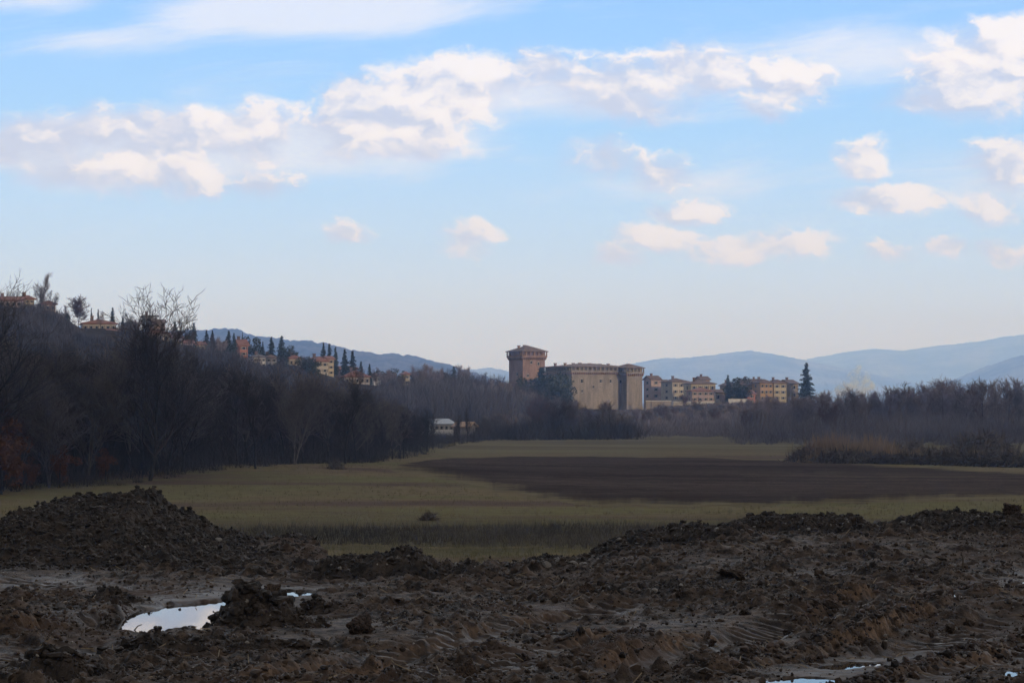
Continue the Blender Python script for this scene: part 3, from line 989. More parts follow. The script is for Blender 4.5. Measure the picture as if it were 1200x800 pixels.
heap('tall dark heap of dug earth at the left edge', [(-45, 668), (-10, 640), (8, 622), (25, 601), (60, 590), (95, 583), (130, 579), (160, 577), (182, 578), (192, 588), (215, 600), (243, 613), (255, 625), (300, 640), (325, 652), (352, 664)], 29.6, 4.9, 1.0, 14000, 70, 160, .02, seed=10, back=1.4, pw=1.15)
heap('low blackish heap right of the tall left heap', [(372, 676), (383, 660), (400, 654), (440, 652), (466, 647), (484, 644), (496, 652), (516, 672)], 24.8, .6, .9, 900, 14, 30, seed=20)
heap('smallest mound of earth right of the blackish heap', [(522, 676), (538, 662), (556, 661), (578, 676)], 25.2, .4, .7, 300, 5, 10, seed=30)
heap('rubble-topped low heap at the middle of the mud edge', [(588, 674), (606, 662), (640, 654), (668, 657), (700, 668)], 26.2, .45, .8, 600, 10, 70, seed=40)
heap('ridge of spoil with a knob on its right end', [(684, 668), (700, 645), (722, 634), (750, 627), (782, 622), (798, 617), (806, 613), (816, 619), (826, 632), (838, 650)], 27.8, 1.0, .9, 1800, 26, 90, seed=50)
heap('broad gravelly spoil heap right of the knobbed ridge', [(828, 648), (842, 626), (870, 612), (900, 606), (935, 607), (965, 608), (1000, 607), (1018, 618), (1036, 634)], 28.4, 1.1, .95, 2200, 30, 120, seed=60)
heap('spoil heap running out of the right edge', [(1026, 640), (1050, 622), (1066, 611), (1085, 605), (1120, 602), (1160, 604), (1200, 602), (1240, 610), (1280, 632)], 28.8, 1.1, .95, 2300, 34, 120, seed=70)
heap('jagged clump of mud standing over the puddle', [(236, 750), (252, 722), (266, 700), (276, 690), (286, 687), (296, 694), (308, 702), (322, 706), (338, 712), (352, 724), (372, 742)], 19.3, .42, 1.25, 700, 34, 16, .011, seed=80)
heap('lump of mud on top of the left clay bank', [(92, 722), (106, 702), (118, 694), (132, 692), (146, 703), (158, 718)], 21.2, .30, .9, 240, 8, 6, .012, seed=90)
heap('small knot of clods right of the jagged clump', [(344, 728), (354, 712), (366, 706), (380, 714), (394, 730)], 20.3, .25, .9, 220, 8, 5, .012, seed=110)
heap('broken clods in the bottom left corner', [(20, 800), (45, 778), (62, 768), (80, 772), (105, 786), (130, 800)], 15.9, .28, 1.0, 320, 12, 5, .011, seed=120)
heap('row of dark clods in front of the puddle', [(120, 772), (150, 758), (190, 752), (230, 756), (270, 752), (320, 758), (370, 768)], 17.6, .26, .95, 520, 18, 14, .012, seed=130)
heap('low brown swell of clods left of the long rut', [(690, 712), (740, 694), (800, 684), (850, 690), (900, 706)], 22.6, .7, .8, 1300, 20, 60, .016, seed=140)
heap('blackish bank of clods above the right rut', [(960, 694), (1010, 676), (1070, 668), (1130, 672), (1180, 684)], 24.0, .6, .8, 1000, 16, 40, .016, seed=150)

# single big clods and stones, each a thing
clods = []
for k, (v_, f_) in enumerate(CL3):
    clods.append(mesh('mud_clod', v_, f_, False)); clods[-1].materials.append(M['clod'])
stone_me = []
for k in range(4):
    v_, f_ = lumpy(ICO2, 400 + k, .12)
    stone_me.append(mesh('stone', v_, f_, False)); stone_me[-1].materials.append(M['stone_pale'])


def put_lump(me, name, px, py, r_px, label, cat, group=None, Y=None, lift=.4, tall=1.0):
    p_ = at_z(px, py, 0.0) if Y is None else at_y(px, py, Y)
    r_ = r_px * p_.y / F
    if Y is None:
        for _ in range(12):
            p_ = at_z(px, py, float(msample(MZ, np.array([p_.x]), np.array([p_.y]))[0]))
        p_.z += r_ * lift
    o = bpy.data.objects.new(name, me)
    COL.objects.link(o)
    o.location = p_
    o.scale = (r_, r_ * .9, r_ * tall)
    o.rotation_euler = (random.uniform(-.4, .4), random.uniform(-.4, .4), random.uniform(0, 6))
    return tag(o, label, cat, group)


put_lump(clods[0], 'mud_clod', 312, 698, 12, 'upright thumb-shaped clod on top of the jagged clump', 'clod', Y=19.4, tall=1.7)
put_lump(clods[1], 'mud_clod', 1188, 600, 12, 'big dark clod on the crest of the rightmost spoil heap', 'clod', Y=28.6, tall=.95)
put_lump(clods[2], 'mud_clod', 803, 621, 11, 'dark clod crowning the knob of the spoil ridge', 'clod', Y=27.7, tall=1.0)
put_lump(clods[3], 'mud_clod', 424, 740, 14, 'big angular clod standing alone right of the puddle', 'clod', tall=1.0)
put_lump(clods[4], 'mud_clod', 690, 694, 12, 'dark rounded clod at the foot of the spoil ridge', 'clod', tall=.7)
put_lump(clods[5], 'mud_clod', 862, 678, 20, 'wide black clod below the gravelly spoil heap', 'clod', tall=.6)
put_lump(clods[1], 'mud_clod', 545, 795, 15, 'brown clod at the bottom edge near the middle', 'clod', tall=1.0)
put_lump(clods[0], 'mud_clod', 617, 774, 10, 'rounded grey clod in the middle of the lower mud', 'clod', tall=.8)
put_lump(clods[2], 'mud_clod', 15, 706, 9, 'dark clod beside a white stone at the left edge', 'clod', tall=.8)
for i in range(46):
    px_, py_ = random.uniform(20, 1190), random.uniform(690, 796)
    if 140 < px_ < 400 and py_ < 760: continue
    put_lump(clods[i % 6], 'mud_clod', px_, py_, random.uniform(4, 7.5), 'dark wet clod of earth lying loose on the churned mud', 'clod', 'loose clods strewn over the mud', tall=random.uniform(.6, 1.0), lift=.2)
put_lump(stone_me[0], 'stone', 658, 660, 9, 'largest pale broken stone on the rubble-topped heap', 'stone', Y=25.9, tall=.9)
put_lump(stone_me[1], 'stone', 672, 660, 7, 'whitish stone right of the largest pale stone on the rubble', 'stone', Y=25.8, tall=.5)
put_lump(stone_me[2], 'stone', 640, 662, 7, 'tan stone left of the largest pale stone on the rubble', 'stone', Y=25.8, tall=.8)
put_lump(stone_me[3], 'stone', 683, 661, 6, 'grey flat stone on the right end of the rubble', 'stone', Y=25.9, tall=.5)
put_lump(stone_me[0], 'stone', 1160, 640, 4, 'white stone below the rightmost spoil heap', 'stone', tall=.7)
put_lump(stone_me[1], 'stone', 1008, 640, 4.5, 'grey-white stone below the right end of the gravelly heap', 'stone', tall=.7)
put_lump(stone_me[2], 'stone', 325, 754, 4.5, 'pale stone in front of the jagged clump', 'stone', tall=.8)
put_lump(stone_me[3], 'stone', 17, 707, 3, 'white stone beside the dark clod at the left edge', 'stone', tall=.8)
put_lump(stone_me[0], 'stone', 256, 632, 5, 'broad pale stone on the right slope of the tall left heap', 'stone', Y=27.0, tall=.5)
for i in range(60):
    put_lump(stone_me[i % 4], 'stone', random.uniform(380, 1190), random.uniform(668, 790), random.uniform(1.6, 3.0), 'small pale stone half sunk in the churned mud', 'stone', 'pale stones scattered in the mud', tall=.7, lift=.2)

# clods and grit nobody could count
n = 78000
cyy = rng.uniform(14.6, 28.8, n) ** 1.0
cxx = rng.uniform(-.225, .225, n) * cyy
keep = rng.uniform(0, 1, n) < np.clip(msample(ROUGH, cxx, cyy) * 1.2 - .12, 0.05, 1)
cxx, cyy = cxx[keep], cyy[keep]
cs = np.clip(np.exp(rng.normal(math.log(.0080), .62, len(cxx))), .004, .055)
cz = msample(MZ, cxx, cyy) + cs * .3
k = cz > -.045
V1, F1 = scatter(CL1, np.stack([cxx[k], cyy[k], cz[k]], -1), cs[k])
tag(obj('clods', mesh('clods', V1, F1), M['clod']), 'crumbled clods of wet earth all over the mud', kind='stuff')
bank_xy = []
for pl in ([(0, 744), (30, 741), (70, 735), (105, 734), (126, 730), (140, 714)], [(800, 781), (850, 778), (890, 771), (940, 766), (975, 754), (1030, 737), (1090, 721), (1150, 711), (1240, 700)], [(930, 725), (990, 705), (1050, 698), (1120, 691)], [(1010, 797), (1060, 779), (1120, 767), (1200, 749)], [(640, 749), (690, 741), (760, 739)]):
    g_ = np.array(gpts(pl)); L = np.concatenate([[0], np.cumsum(np.hypot(*np.diff(g_, axis=0).T))])
    q = rng.uniform(0, L[-1], int(130 * L[-1]))
    bank_xy.append(np.stack([np.interp(q, L, g_[:, 0]) + rng.normal(0, .05, len(q)), np.interp(q, L, g_[:, 1]) + rng.normal(.02, .10, len(q))], 1))
bank_xy = np.concatenate(bank_xy)
bs_ = np.clip(np.exp(rng.normal(math.log(.017), .5, len(bank_xy))), .006, .05)
V1, F1 = scatter(CL1, np.stack([bank_xy[:, 0], bank_xy[:, 1], msample(MZ, *bank_xy.T) + bs_ * .3], -1), bs_)
tag(obj('clods', mesh('clods', V1, F1), M['clod']), 'dark crumbs of earth along the broken rims of the ruts', kind='stuff')
n = 420
sy = rng.uniform(14.8, 28.5, n); sx = rng.uniform(-.215, .215, n) * sy
k = msample(PUD, sx, sy) < .25
sx, sy = sx[k], sy[k]; n = len(sx)
a_ = rng.uniform(0, math.pi, n); L = rng.uniform(.03, .11, n)
d = np.stack([np.cos(a_) * L, np.sin(a_) * L, rng.uniform(-.3, .6, n) * L], -1)
p0 = np.stack([sx, sy, msample(MZ, sx, sy) + .012], -1)
o1 = np.stack([-np.sin(a_), np.cos(a_), np.zeros(n)], -1) * .0035; o2 = np.array([0, 0, .006])
ring = [p0 - o1, p0 + o1, p0 + o2 + 0 * o1, p0 + d - o1, p0 + d + o1, p0 + d + o2 + 0 * o1]
b_ = (np.arange(n) * 6)[:, None, None]
f_ = np.array([(0, 1, 4, 3), (1, 2, 5, 4), (2, 0, 3, 5)])[None] + b_
simple('straw', (.16, .12, .075), (.26, .20, .13), 3.0, .9)
tag(obj('straw', mesh('straw', np.stack(ring, 1).reshape(-1, 3), f_.reshape(-1, 4)), M['straw']), 'bits of dead stalk and root trodden into the mud', kind='stuff')
n = 9000
cyy = rng.uniform(14.6, 28.8, n); cxx = rng.uniform(-.225, .225, n) * cyy
cs = np.clip(np.exp(rng.normal(math.log(.0065), .45, n)), .003, .02)
cz = msample(MZ, cxx, cyy) + cs * .35
k = (msample(PUD, cxx, cyy) < .25) & (rng.uniform(0, 1, n) < sstep(-.1, .25, fbm(cxx / 1.2, cyy / 1.2, 77, 3) + .1))
V1, F1 = scatter(CL1, np.stack([cxx[k], cyy[k], cz[k]], -1), cs[k])
tag(obj('gravel', mesh('gravel', V1, F1), M['stone_pale']), 'pale grit and pebbles trodden into the mud', kind='stuff')


def tube(pts_, r0, r1, sides=5):
    mb = MB()
    pts_ = [np.array(q, float) for q in pts_]
    N = len(pts_)
    vs = []
    for i, p_ in enumerate(pts_):
        d = pts_[min(i + 1, N - 1)] - pts_[max(i - 1, 0)]
        d /= np.linalg.norm(d)
        a_ = np.cross(d, [.3, .2, 1]); a_ /= np.linalg.norm(a_); b_ = np.cross(d, a_)
        r_ = r0 + (r1 - r0) * i / (N - 1)
        vs += [p_ + r_ * (a_ * math.cos(t_) + b_ * math.sin(t_)) for t_ in np.arange(sides) * 2 * math.pi / sides]
    q = [(i * sides + j, i * sides + (j + 1) % sides, (i + 1) * sides + (j + 1) % sides, (i + 1) * sides + j) for i in range(N - 1) for j in range(sides)]
    mb.add(vs, q)
    return mb


p_ = at_z(222, 738, -.05)
tag(tube([p_ + Vector((-.06, 0, 0)), p_ + Vector((0, .05, .03)), p_ + Vector((.08, .1, .01))], .006, .003).build('stick', M['stick']), 'small bent twig poking from the middle of the puddle', 'stick')
p_ = at_z(158, 741, -.05)
tag(tube([p_ + Vector((-.02, 0, 0)), p_ + Vector((.02, .02, .05)), p_ + Vector((.05, .03, .06))], .006, .003).build('stick', M['stick']), 'thin dark twig at the left tip of the puddle', 'stick')
p_ = at_z(1128, 664, .15)
tag(tube([p_ + Vector((0, 0, -.05)), p_ + Vector((.005, 0, .06)), p_ + Vector((-.01, .01, .14))], .008, .004).build('stick', M['stick']), 'pale stalk sticking up on the upper right mud', 'stick')


# ------------------------------------------------------------------ trees
class Segs:
    def __init__(s):
        s.a = []

    def mesh(s, name, smooth=True):
        a_ = np.array(s.a)                                    # p0(3) p1(3) r0 r1
        mb = MB()
        for big in (True, False):
            k = (a_[:, 6] > .05) == big
            q = a_[k]
            if not len(q): continue
            n_ = 6 if big else 3
            d = q[:, 3:6] - q[:, 0:3]
            d /= np.linalg.norm(d, axis=1)[:, None] + 1e-9
            ref = np.where(np.abs(d[:, 2:3]) < .9, [[0, 0, 1.0]], [[1.0, 0, 0]])
            u = np.cross(d, ref); u /= np.linalg.norm(u, axis=1)[:, None]
            v_ = np.cross(d, u)
            th = np.arange(n_) * 2 * math.pi / n_
            ring = u[:, None] * np.cos(th)[None, :, None] + v_[:, None] * np.sin(th)[None, :, None]
            lo_, hi_ = q[:, None, 0:3] + ring * q[:, None, 6:7], q[:, None, 3:6] + ring * q[:, None, 7:8]
            vs = np.concatenate([lo_, hi_], 1).reshape(-1, 3)
            b_ = (np.arange(len(q)) * 2 * n_)[:, None, None]
            i = np.arange(n_); j = (i + 1) % n_
            f_ = np.stack([i, j, j + n_, i + n_], 1)[None] + b_
            mb.add(vs, f_.reshape(-1, 4))
        return mesh(name, np.concatenate(mb.v), np.concatenate(mb.f4), smooth)


def bare_tree(seed, H=10.0, stems=1, lean=0.0, clear=.25, spread=.75, up=.10, nb=(12, 6, 5, 4), r0=None, twig=.014, width=.42):
    """leafless tree: trunk and a crown of limbs, branches and twigs"""
    rd = random.Random(seed)
    trunk, crown = Segs(), Segs()
    r0 = r0 or H * .016

    def norm(v):
        l = math.sqrt(v[0] ** 2 + v[1] ** 2 + v[2] ** 2) + 1e-9
        return (v[0] / l, v[1] / l, v[2] / l)

    def grow(p, d, L, r, lev):
        n_ = (9, 6, 4, 3, 2)[lev]
        wob = (.06, .14, .20, .26, .30)[lev]
        tr = (.02, up, up * .9, up * .6, up * .4)[lev]
        st_ = (clear, .22, .2, .15, 1)[lev]
        tgt = trunk if lev == 0 else crown
        step = L / n_
        tip = max(r * (.18 if lev == 0 else .35), twig * .6)
        nodes = []
        for i in range(n_):
            d = norm((d[0] + rd.gauss(0, wob), d[1] + rd.gauss(0, wob), d[2] + rd.gauss(0, wob * .6) + tr))
            q = (p[0] + d[0] * step, p[1] + d[1] * step, p[2] + d[2] * step)
            ra, rb = r + (tip - r) * i / n_, r + (tip - r) * (i + 1) / n_
            tgt.a.append((*p, *q, ra, rb))
            p = q
            nodes.append((q, d, (i + 1) / n_, rb))
        if lev < 4:
            cand = [q for q in nodes if q[2] >= st_]
            cnt = nb[lev] if lev < len(nb) else 3
            for c in range(cnt):
                q, dd, s, rb = cand[min(int(len(cand) * (c + rd.random()) / cnt), len(cand) - 1)]
                az = rd.uniform(0, 2 * math.pi)
                sp = spread * rd.uniform(.6, 1.25) * (1.25 - .5 * s if lev == 0 else 1)
                a_ = norm((math.cos(az), math.sin(az), 0 if lev == 0 else rd.uniform(-.4, .6)))
                nd = norm((dd[0] * math.cos(sp) + a_[0] * math.sin(sp), dd[1] * math.cos(sp) + a_[1] * math.sin(sp), dd[2] * math.cos(sp) + a_[2] * math.sin(sp)))
                k_ = (width * H * (1.12 - .55 * s), L * .62, L * .62, L * .60)[lev] * rd.uniform(.65, 1.15)
                grow(q, nd, k_, max(min(rb * .75, k_ * .022), twig), lev + 1)

    for s in range(stems):
        a_ = rd.uniform(0, 6.28)
        ln = lean if stems == 1 else rd.uniform(.12, .45)
        d0 = norm((math.sin(ln) * (1 if stems == 1 else math.cos(a_)), 0 if stems == 1 else math.sin(ln) * math.sin(a_), math.cos(ln)))
        grow((0, 0, -.3), d0, H * (.93 if stems == 1 else rd.uniform(.6, .9)), r0 * (1 if stems == 1 else .55), 0)
    zs = sorted(q[5] for q in crown.a)
    f_ = H / zs[int(len(zs) * .995)]
    for sg in (trunk, crown):
        sg.a = [tuple(c * f_ for c in q[:6]) + (q[6] * (f_ if q[6] > .05 else 1), q[7] * (f_ if q[7] > .05 else 1)) for q in sg.a]
    return trunk.mesh('trunk'), crown.mesh('crown')


def leaf_tris(pos, size, stretch=(1, 1, 1)):
    n_ = len(pos)
    a_ = rng.normal(size=(n_, 3, 3)) * np.asarray(size).reshape(-1, 1, 1) * np.array(stretch)
    v_ = (pos[:, None] + a_).reshape(-1, 3)
    return v_, np.arange(n_ * 3).reshape(-1, 3)


def conifer(seed, H=12.0, width=.17, layers=26, droop=.35, gap=.0, kind='spruce'):
    r = np.random.default_rng(seed)
    pos, sz = [], []
    for i in range(layers):
        t_ = (i + .5) / layers
        z = H * (.06 + .93 * t_)
        if kind == 'cypress':
            rad = H * width * (math.sin(math.pi * min(1, .12 + t_ * .9)) ** .6) * (1.0 if t_ < .6 else (1 - t_) / .4 * .9 + .1)
        elif kind == 'cedar':
            rad = H * width * (.8 + .4 * r.random()) * (1 if t_ < .35 else max(.16, ((1 - t_) / .65) ** .8)) * (1.1 if i % 3 == 0 else .78)
        else:
            rad = H * width * (1 - t_) ** .85 * r.uniform(.8, 1.15) + .12
        nbr = max(5, int(13 * (1 - t_ * .6)))
        for b_ in range(nbr):
            if r.random() < gap: continue
            az = r.uniform(0, 6.283); L = rad * r.uniform(.65, 1.1)
            m_ = int(8 + L * 9)
            u = r.uniform(.1, 1, m_)
            x, y = np.cos(az + r.normal(0, .12, m_)) * L * u, np.sin(az + r.normal(0, .12, m_)) * L * u
            zz = z - droop * L * u + r.normal(0, .12, m_) * (1 if kind != 'cedar' else .6)
            pos.append(np.stack([x, y, zz], 1)); sz.append(np.full(m_, (.24 if kind == 'cedar' else .17) * H / 12))
    pos, sz = np.concatenate(pos), np.concatenate(sz)
    v_, f_ = leaf_tris(pos, sz, (1, 1, .75))
    tr = tube([(0, 0, -.5), (0, 0, H * .5), (0, 0, H * .97)], H * .018, .03)
    return mesh('trunk', np.concatenate(tr.v), np.concatenate(tr.f4), True), mesh('crown', v_, f_)


def leafy(seed, H=7.0, wid=.42, n_=2600, size=.17, low=.12):
    """evergreen broadleaf crown of leaf clumps on a short trunk"""
    r = np.random.default_rng(seed)
    c = [r.normal(size=3) * np.array([wid * .45, wid * .45, .2]) * H + np.array([0, 0, H * .58]) for _ in range(16)]
    pos = []
    for q in c:
        d = r.normal(size=(n_ // 16, 3)); d /= np.linalg.norm(d, axis=1)[:, None]
        pos.append(q + d * (r.uniform(.3, 1, (len(d), 1)) ** .4) * H * wid * .42 * np.array([1, 1, .85]))
    pos = np.concatenate(pos)
    pos = pos[pos[:, 2] > H * low * .3]
    v_, f_ = leaf_tris(pos, np.full(len(pos), size))
    tr = tube([(0, 0, -.5), (.1, 0, H * .3), (0, .1, H * .7)], H * .025, .05)
    return mesh('trunk', np.concatenate(tr.v), np.concatenate(tr.f4), True), mesh('crown', v_, f_)


def proto(name, tc, crown_mat, trunk_mat='bark'):
    """the pieces of one kind of tree, used by plant()"""
    tc[0].materials.append(M[trunk_mat]); tc[1].materials.append(M[crown_mat])
    return (name, tc[0], tc[1])


NH = [0]


def plant(pr, x, y, h_scale, label, group=None, cat='tree', rot=None, wide=1.0, z=None):
    r_ = empty(pr[0], (x, y, float(ground(x, y)) if z is None else z), random.uniform(0, 6.283) if rot is None else rot)
    r_.scale = (h_scale * wide, h_scale * wide, h_scale)
    tag(r_, label, cat, group)
    for nm, me in (('trunk', pr[1]), ('crown', pr[2])):
        c = bpy.data.objects.new(nm, me)
        COL.objects.link(c)
        c.parent = r_
    return r_


PA = [proto('bare_tree', bare_tree(500 + i, 10, 1, .05, .22, .72, .10, (13, 7, 5, 4), twig=.013, width=.50), 'twig_brown') for i in range(5)]
PB = [proto('bare_tree', bare_tree(520 + i, 10, 1, .03, .12, .55, .16, (16, 7, 5, 3), width=.30, twig=.013), 'twig_brown') for i in range(3)]
PD = [proto('bare_tree', bare_tree(640 + i, 10, 1 + i % 2, .06, .20, .70, .12, (11, 6, 4, 3), width=.46, twig=.024), 'twig_mid', 'twig_mid' if i % 2 else 'bark') for i in range(4)]
PC = [proto('bare_tree', bare_tree(540 + i, 10, 4, .0, .15, .60, .12, (8, 6, 5, 3), width=.30, twig=.014), 'twig_brown') for i in range(3)]
PG = [proto('bare_tree', bare_tree(560 + i, 10, 1 + 2 * (i % 2), .0, .15, .60, .14, (13, 7, 5, 3), width=.33, twig=.022), 'twig_grey') for i in range(4)]
PR = [proto('bare_tree', bare_tree(580 + i, 10, 3, .0, .12, .65, .10, (10, 6, 5, 4), width=.34, twig=.018), 'twig_red') for i in range(2)]
P_BIG = proto('bare_tree', bare_tree(611, 14.6, 1, .08, .20, .72, .13, (17, 7, 5, 4), r0=.25, width=.54, twig=.018), 'twig_brown')
P_EDGE = proto('bare_tree', bare_tree(625, 17, 1, .04, .25, .70, .12, (16, 8, 6, 4), r0=.28, width=.42, twig=.014), 'twig_brown')
SPRUCE = [proto('spruce', conifer(700 + i, 12, .19 + .02 * i), 'needles') for i in range(3)]
CYPRESS = [proto('cypress', conifer(720 + i, 12, .10 + .01 * i, 30, -.3, kind='cypress'), 'needles') for i in range(2)]
CEDAR = [proto('cedar', conifer(740 + i, 14, .27, 26, .10, .05, 'cedar'), 'needles') for i in range(2)]
LEAFY = [proto('evergreen_tree', leafy(760 + i), 'evergreen') for i in range(3)]
DOMED = proto('domed_tree', bare_tree(777, 9, 1, .02, .30, .85, .05, (16, 8, 6, 5), width=.42, twig=.03), 'twig_red')


def pos_at(px, Y):
    return ((px - 600) / F * Y, Y)


EDGE = np.array([(-260, 182), (0, 190), (150, 198), (300, 226), (430, 258), (490, 318), (545, 400), (600, 430)], float)
TOPH = np.array([(-260, 14), (0, 12.5), (60, 11), (110, 11.5), (200, 12), (260, 10.5), (310, 9.4), (360, 9), (430, 8.3), (480, 7), (530, 5.2), (600, 5)], float)

# named trees of the left wood
plant(P_BIG, *pos_at(176, 204), 1.05, 'large bare fan-shaped tree rising above the left wood', rot=.0)
plant(P_EDGE, *pos_at(-22, 188), 1.0, 'tall bare tree cut by the left edge', rot=1.0)
plant(PB[0], *pos_at(300, 222), .80, 'slender bare tree standing forward of the wood left of the curved meadow', rot=2.0)
plant(PA[1], *pos_at(405, 250), .92, 'dark rounded bare tree at the wood edge above the lone field shrub', rot=4.0)
plant(PR[0], *pos_at(4, 196), .72, 'rust-tinged bare tree low at the left edge', rot=4.0)
RUST = proto('rusty_tree', leafy(790, 7, .30, 1500, .13), 'rust_leaves')
for px_, Y, s_, lb in ((2, 188, .85, 'rust-leaved tree glowing dully at the left edge of the wood'), (71, 197, .50, 'small rust-leaved tree inside the left wood'), (38, 196, .38, 'low orange-brown leafy sapling at the foot of the left wood'), (124, 202, .42, 'brownish-leaved sapling left of the large fan-shaped tree')):
    plant(RUST, *pos_at(px_, Y), s_, lb)
# the rest of the wood
for i in range(150):
    t_ = (i + random.random()) / 150
    px_ = -230 + 732 * t_ ** .95
    dep = random.random() ** 1.1
    e = float(np.interp(px_, EDGE[:, 0], EDGE[:, 1]))
    Y = e * (1.01 + .38 * dep)
    h_ = float(np.interp(px_, TOPH[:, 0], TOPH[:, 1])) * random.uniform(.72, 1.04)
    pr = random.choice(PA + PB + PC + PD) if dep > .25 else random.choice(PD + PD + PA + PC)
    plant(pr, *pos_at(px_, Y), h_ / 10, 'bare dark tree tangled among its neighbours in the left wood', 'bare trees of the left wood', wide=random.uniform(.9, 1.25))
# a screen of slim trees thinning out at the wood's right end
for i in range(14):
    px_ = 440 + 110 * i / 13 + random.uniform(-4, 4)
    if 508 < px_ < 531: continue
    e = float(np.interp(px_, EDGE[:, 0], EDGE[:, 1]))
    plant(random.choice(PB), *pos_at(px_, e * random.uniform(1.0, 1.06)), random.uniform(.45, .62), 'thin bare sapling in the thinning end of the left wood', 'saplings before the white barn', wide=.8)

# hillside trees between the houses
HB = [(14, 640, 1.0), (45, 615, .9), (60, 610, .8), (75, 620, .6), (120, 600, .7), (150, 620, .8), (160, 640, .8), (205, 640, .7), (225, 640, .9), (250, 660, .8), (262, 640, .7), (300, 640, .7),
      (330, 660, .7), (350, 640, .6), (360, 690, .7), (395, 680, .7), (420, 730, .8), (440, 740, .9), (450, 720, .8), (458, 760, .8), (466, 700, .9), (490, 760, .9), (500, 740, .8), (510, 780, .9), (524, 800, .8), (530, 740, .8), (545, 830, .9),
      (556, 800, .8), (566, 760, .8), (572, 840, .9), (585, 830, 1.0), (592, 800, .9)]
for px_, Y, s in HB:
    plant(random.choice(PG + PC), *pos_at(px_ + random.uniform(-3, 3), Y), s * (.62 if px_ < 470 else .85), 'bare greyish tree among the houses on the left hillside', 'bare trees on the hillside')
plant(DOMED, *pos_at(92, 640), .95, 'round-headed pinkish bare tree standing on the hill skyline')
plant(PG[0], *pos_at(47, 640), 1.05, 'bushy grey bare tree beside the cream hilltop house')

# ------------------------------------------------------------------ buildings
UNIT = {}


def unit_mesh(kind):
    if kind not in UNIT:
        mb = MB()
        if kind == 'frame':
            mb.box(-.5, .5, -.05, .12, 0, .08); mb.box(-.5, .5, -.05, .12, .92, 1); mb.box(-.5, -.42, -.05, .12, .08, .92); mb.box(.42, .5, -.05, .12, .08, .92)
        else:
            mb.box(-.42, .42, -.02, .06, .08, .92)
        nf = len(np.concatenate(mb.f4))
        if kind == 'frame':
            mb.box(-.80, -.53, -.06, .02, .02, .98); mb.box(.53, .80, -.06, .02, .02, .98)
        UNIT[kind] = mesh('window', np.concatenate(mb.v), np.concatenate(mb.f4))
        UNIT[kind].materials.append(M['trim_pale' if kind == 'frame' else 'pane'])
        UNIT[kind].materials.append(M['shutter'])
        for i_, p_ in enumerate(UNIT[kind].polygons): p_.material_index = int(i_ >= nf)
    return UNIT[kind]


def window(parent, x, y, z, w_, h_, face='front'):
    """window on the front (y = const, facing -y) or on the left side (x = const, facing -x)"""
    f_ = bpy.data.objects.new('window', unit_mesh('frame'))
    COL.objects.link(f_)
    f_.parent = parent
    f_.location = (x, y, z)
    if face == 'side': f_.rotation_euler = (0, 0, -math.pi / 2)
    f_.scale = (w_, 1, h_)
    p_ = bpy.data.objects.new('pane', unit_mesh('pane'))
    COL.objects.link(p_)
    p_.parent = f_
    return f_


HOUSE_PX = []


def house(label, x0, x1, ytop, ybase, Y, wall, roof='tile', kind='hip', ang=25, depth=9.0, rows=2, cols=3, rh=1.6, chim=1, side=1, name='house', over=.5, sink=5.0, cat='house'):
    """x0..x1 span of the front face, ytop its eaves, ybase where its wall meets the ground"""
    a_ = R(ang)
    W = (x1 - x0) * Y / F / math.cos(a_)
    base = at_y(x0, ybase, Y)
    zt = at_y(x0, ytop, Y).z - base.z
    r_ = empty(name, base, a_)
    tag(r_, label, cat)
    HOUSE_PX.append((x0 - depth * math.sin(a_) * F / Y - 3, x1 + 3, Y))
    mb = MB()
    if kind == 'gable':
        mb.prism_gable_wall(0, W, 0, depth, -sink, zt, rh * .97)
        ro_ = MB().gable(-over, W + over, -over, depth + over, zt - .10, rh + .12)
    elif kind == 'flat':
        mb.box(0, W, 0, depth, -sink, zt)
        ro_ = MB().box(-over, W + over, -over, depth + over, zt, zt + .4)
    else:
        mb.box(0, W, 0, depth, -sink, zt)
        ro_ = MB().hip(-over, W + over, -over, depth + over, zt, rh)
    mb.build('wall', M[wall], r_)
    ro = ro_.build('roof', M[roof], r_)
    for c in range(chim):
        cx_ = W * (.3 + .4 * c) + random.uniform(-.4, .4)
        cw = MB().box(cx_ - .35, cx_ + .35, depth * .42, depth * .42 + .7, zt + rh * .3, zt + rh + .9)
        cw.box(cx_ - .45, cx_ + .45, depth * .42 - .1, depth * .42 + .8, zt + rh + .9, zt + rh + 1.05)
        cw.build('chimney', M['tile_old'], ro)
    if rows and cols:
        sh = zt / rows
        for i in range(rows):
            for j in range(cols):
                window(r_, W * (j + .5) / cols, 0, i * sh + sh * .30, min(1.1, W / cols * .5), min(1.6, sh * .5))
            for j in range(side):
                window(r_, 0, depth * (j + .5) / side, i * sh + sh * .30, 1.0, min(1.5, sh * .5), 'side')
    return r_


# ---- castle
CD = 900.0
base = at_y(670, 484, CD)
TH = R(31.6)
castle = empty('castle', base, TH)
tag(castle, 'medieval castle with a square keep and battlemented walls', 'castle')
zof = lambda py, Y=CD: at_y(670, py, Y).z - base.z


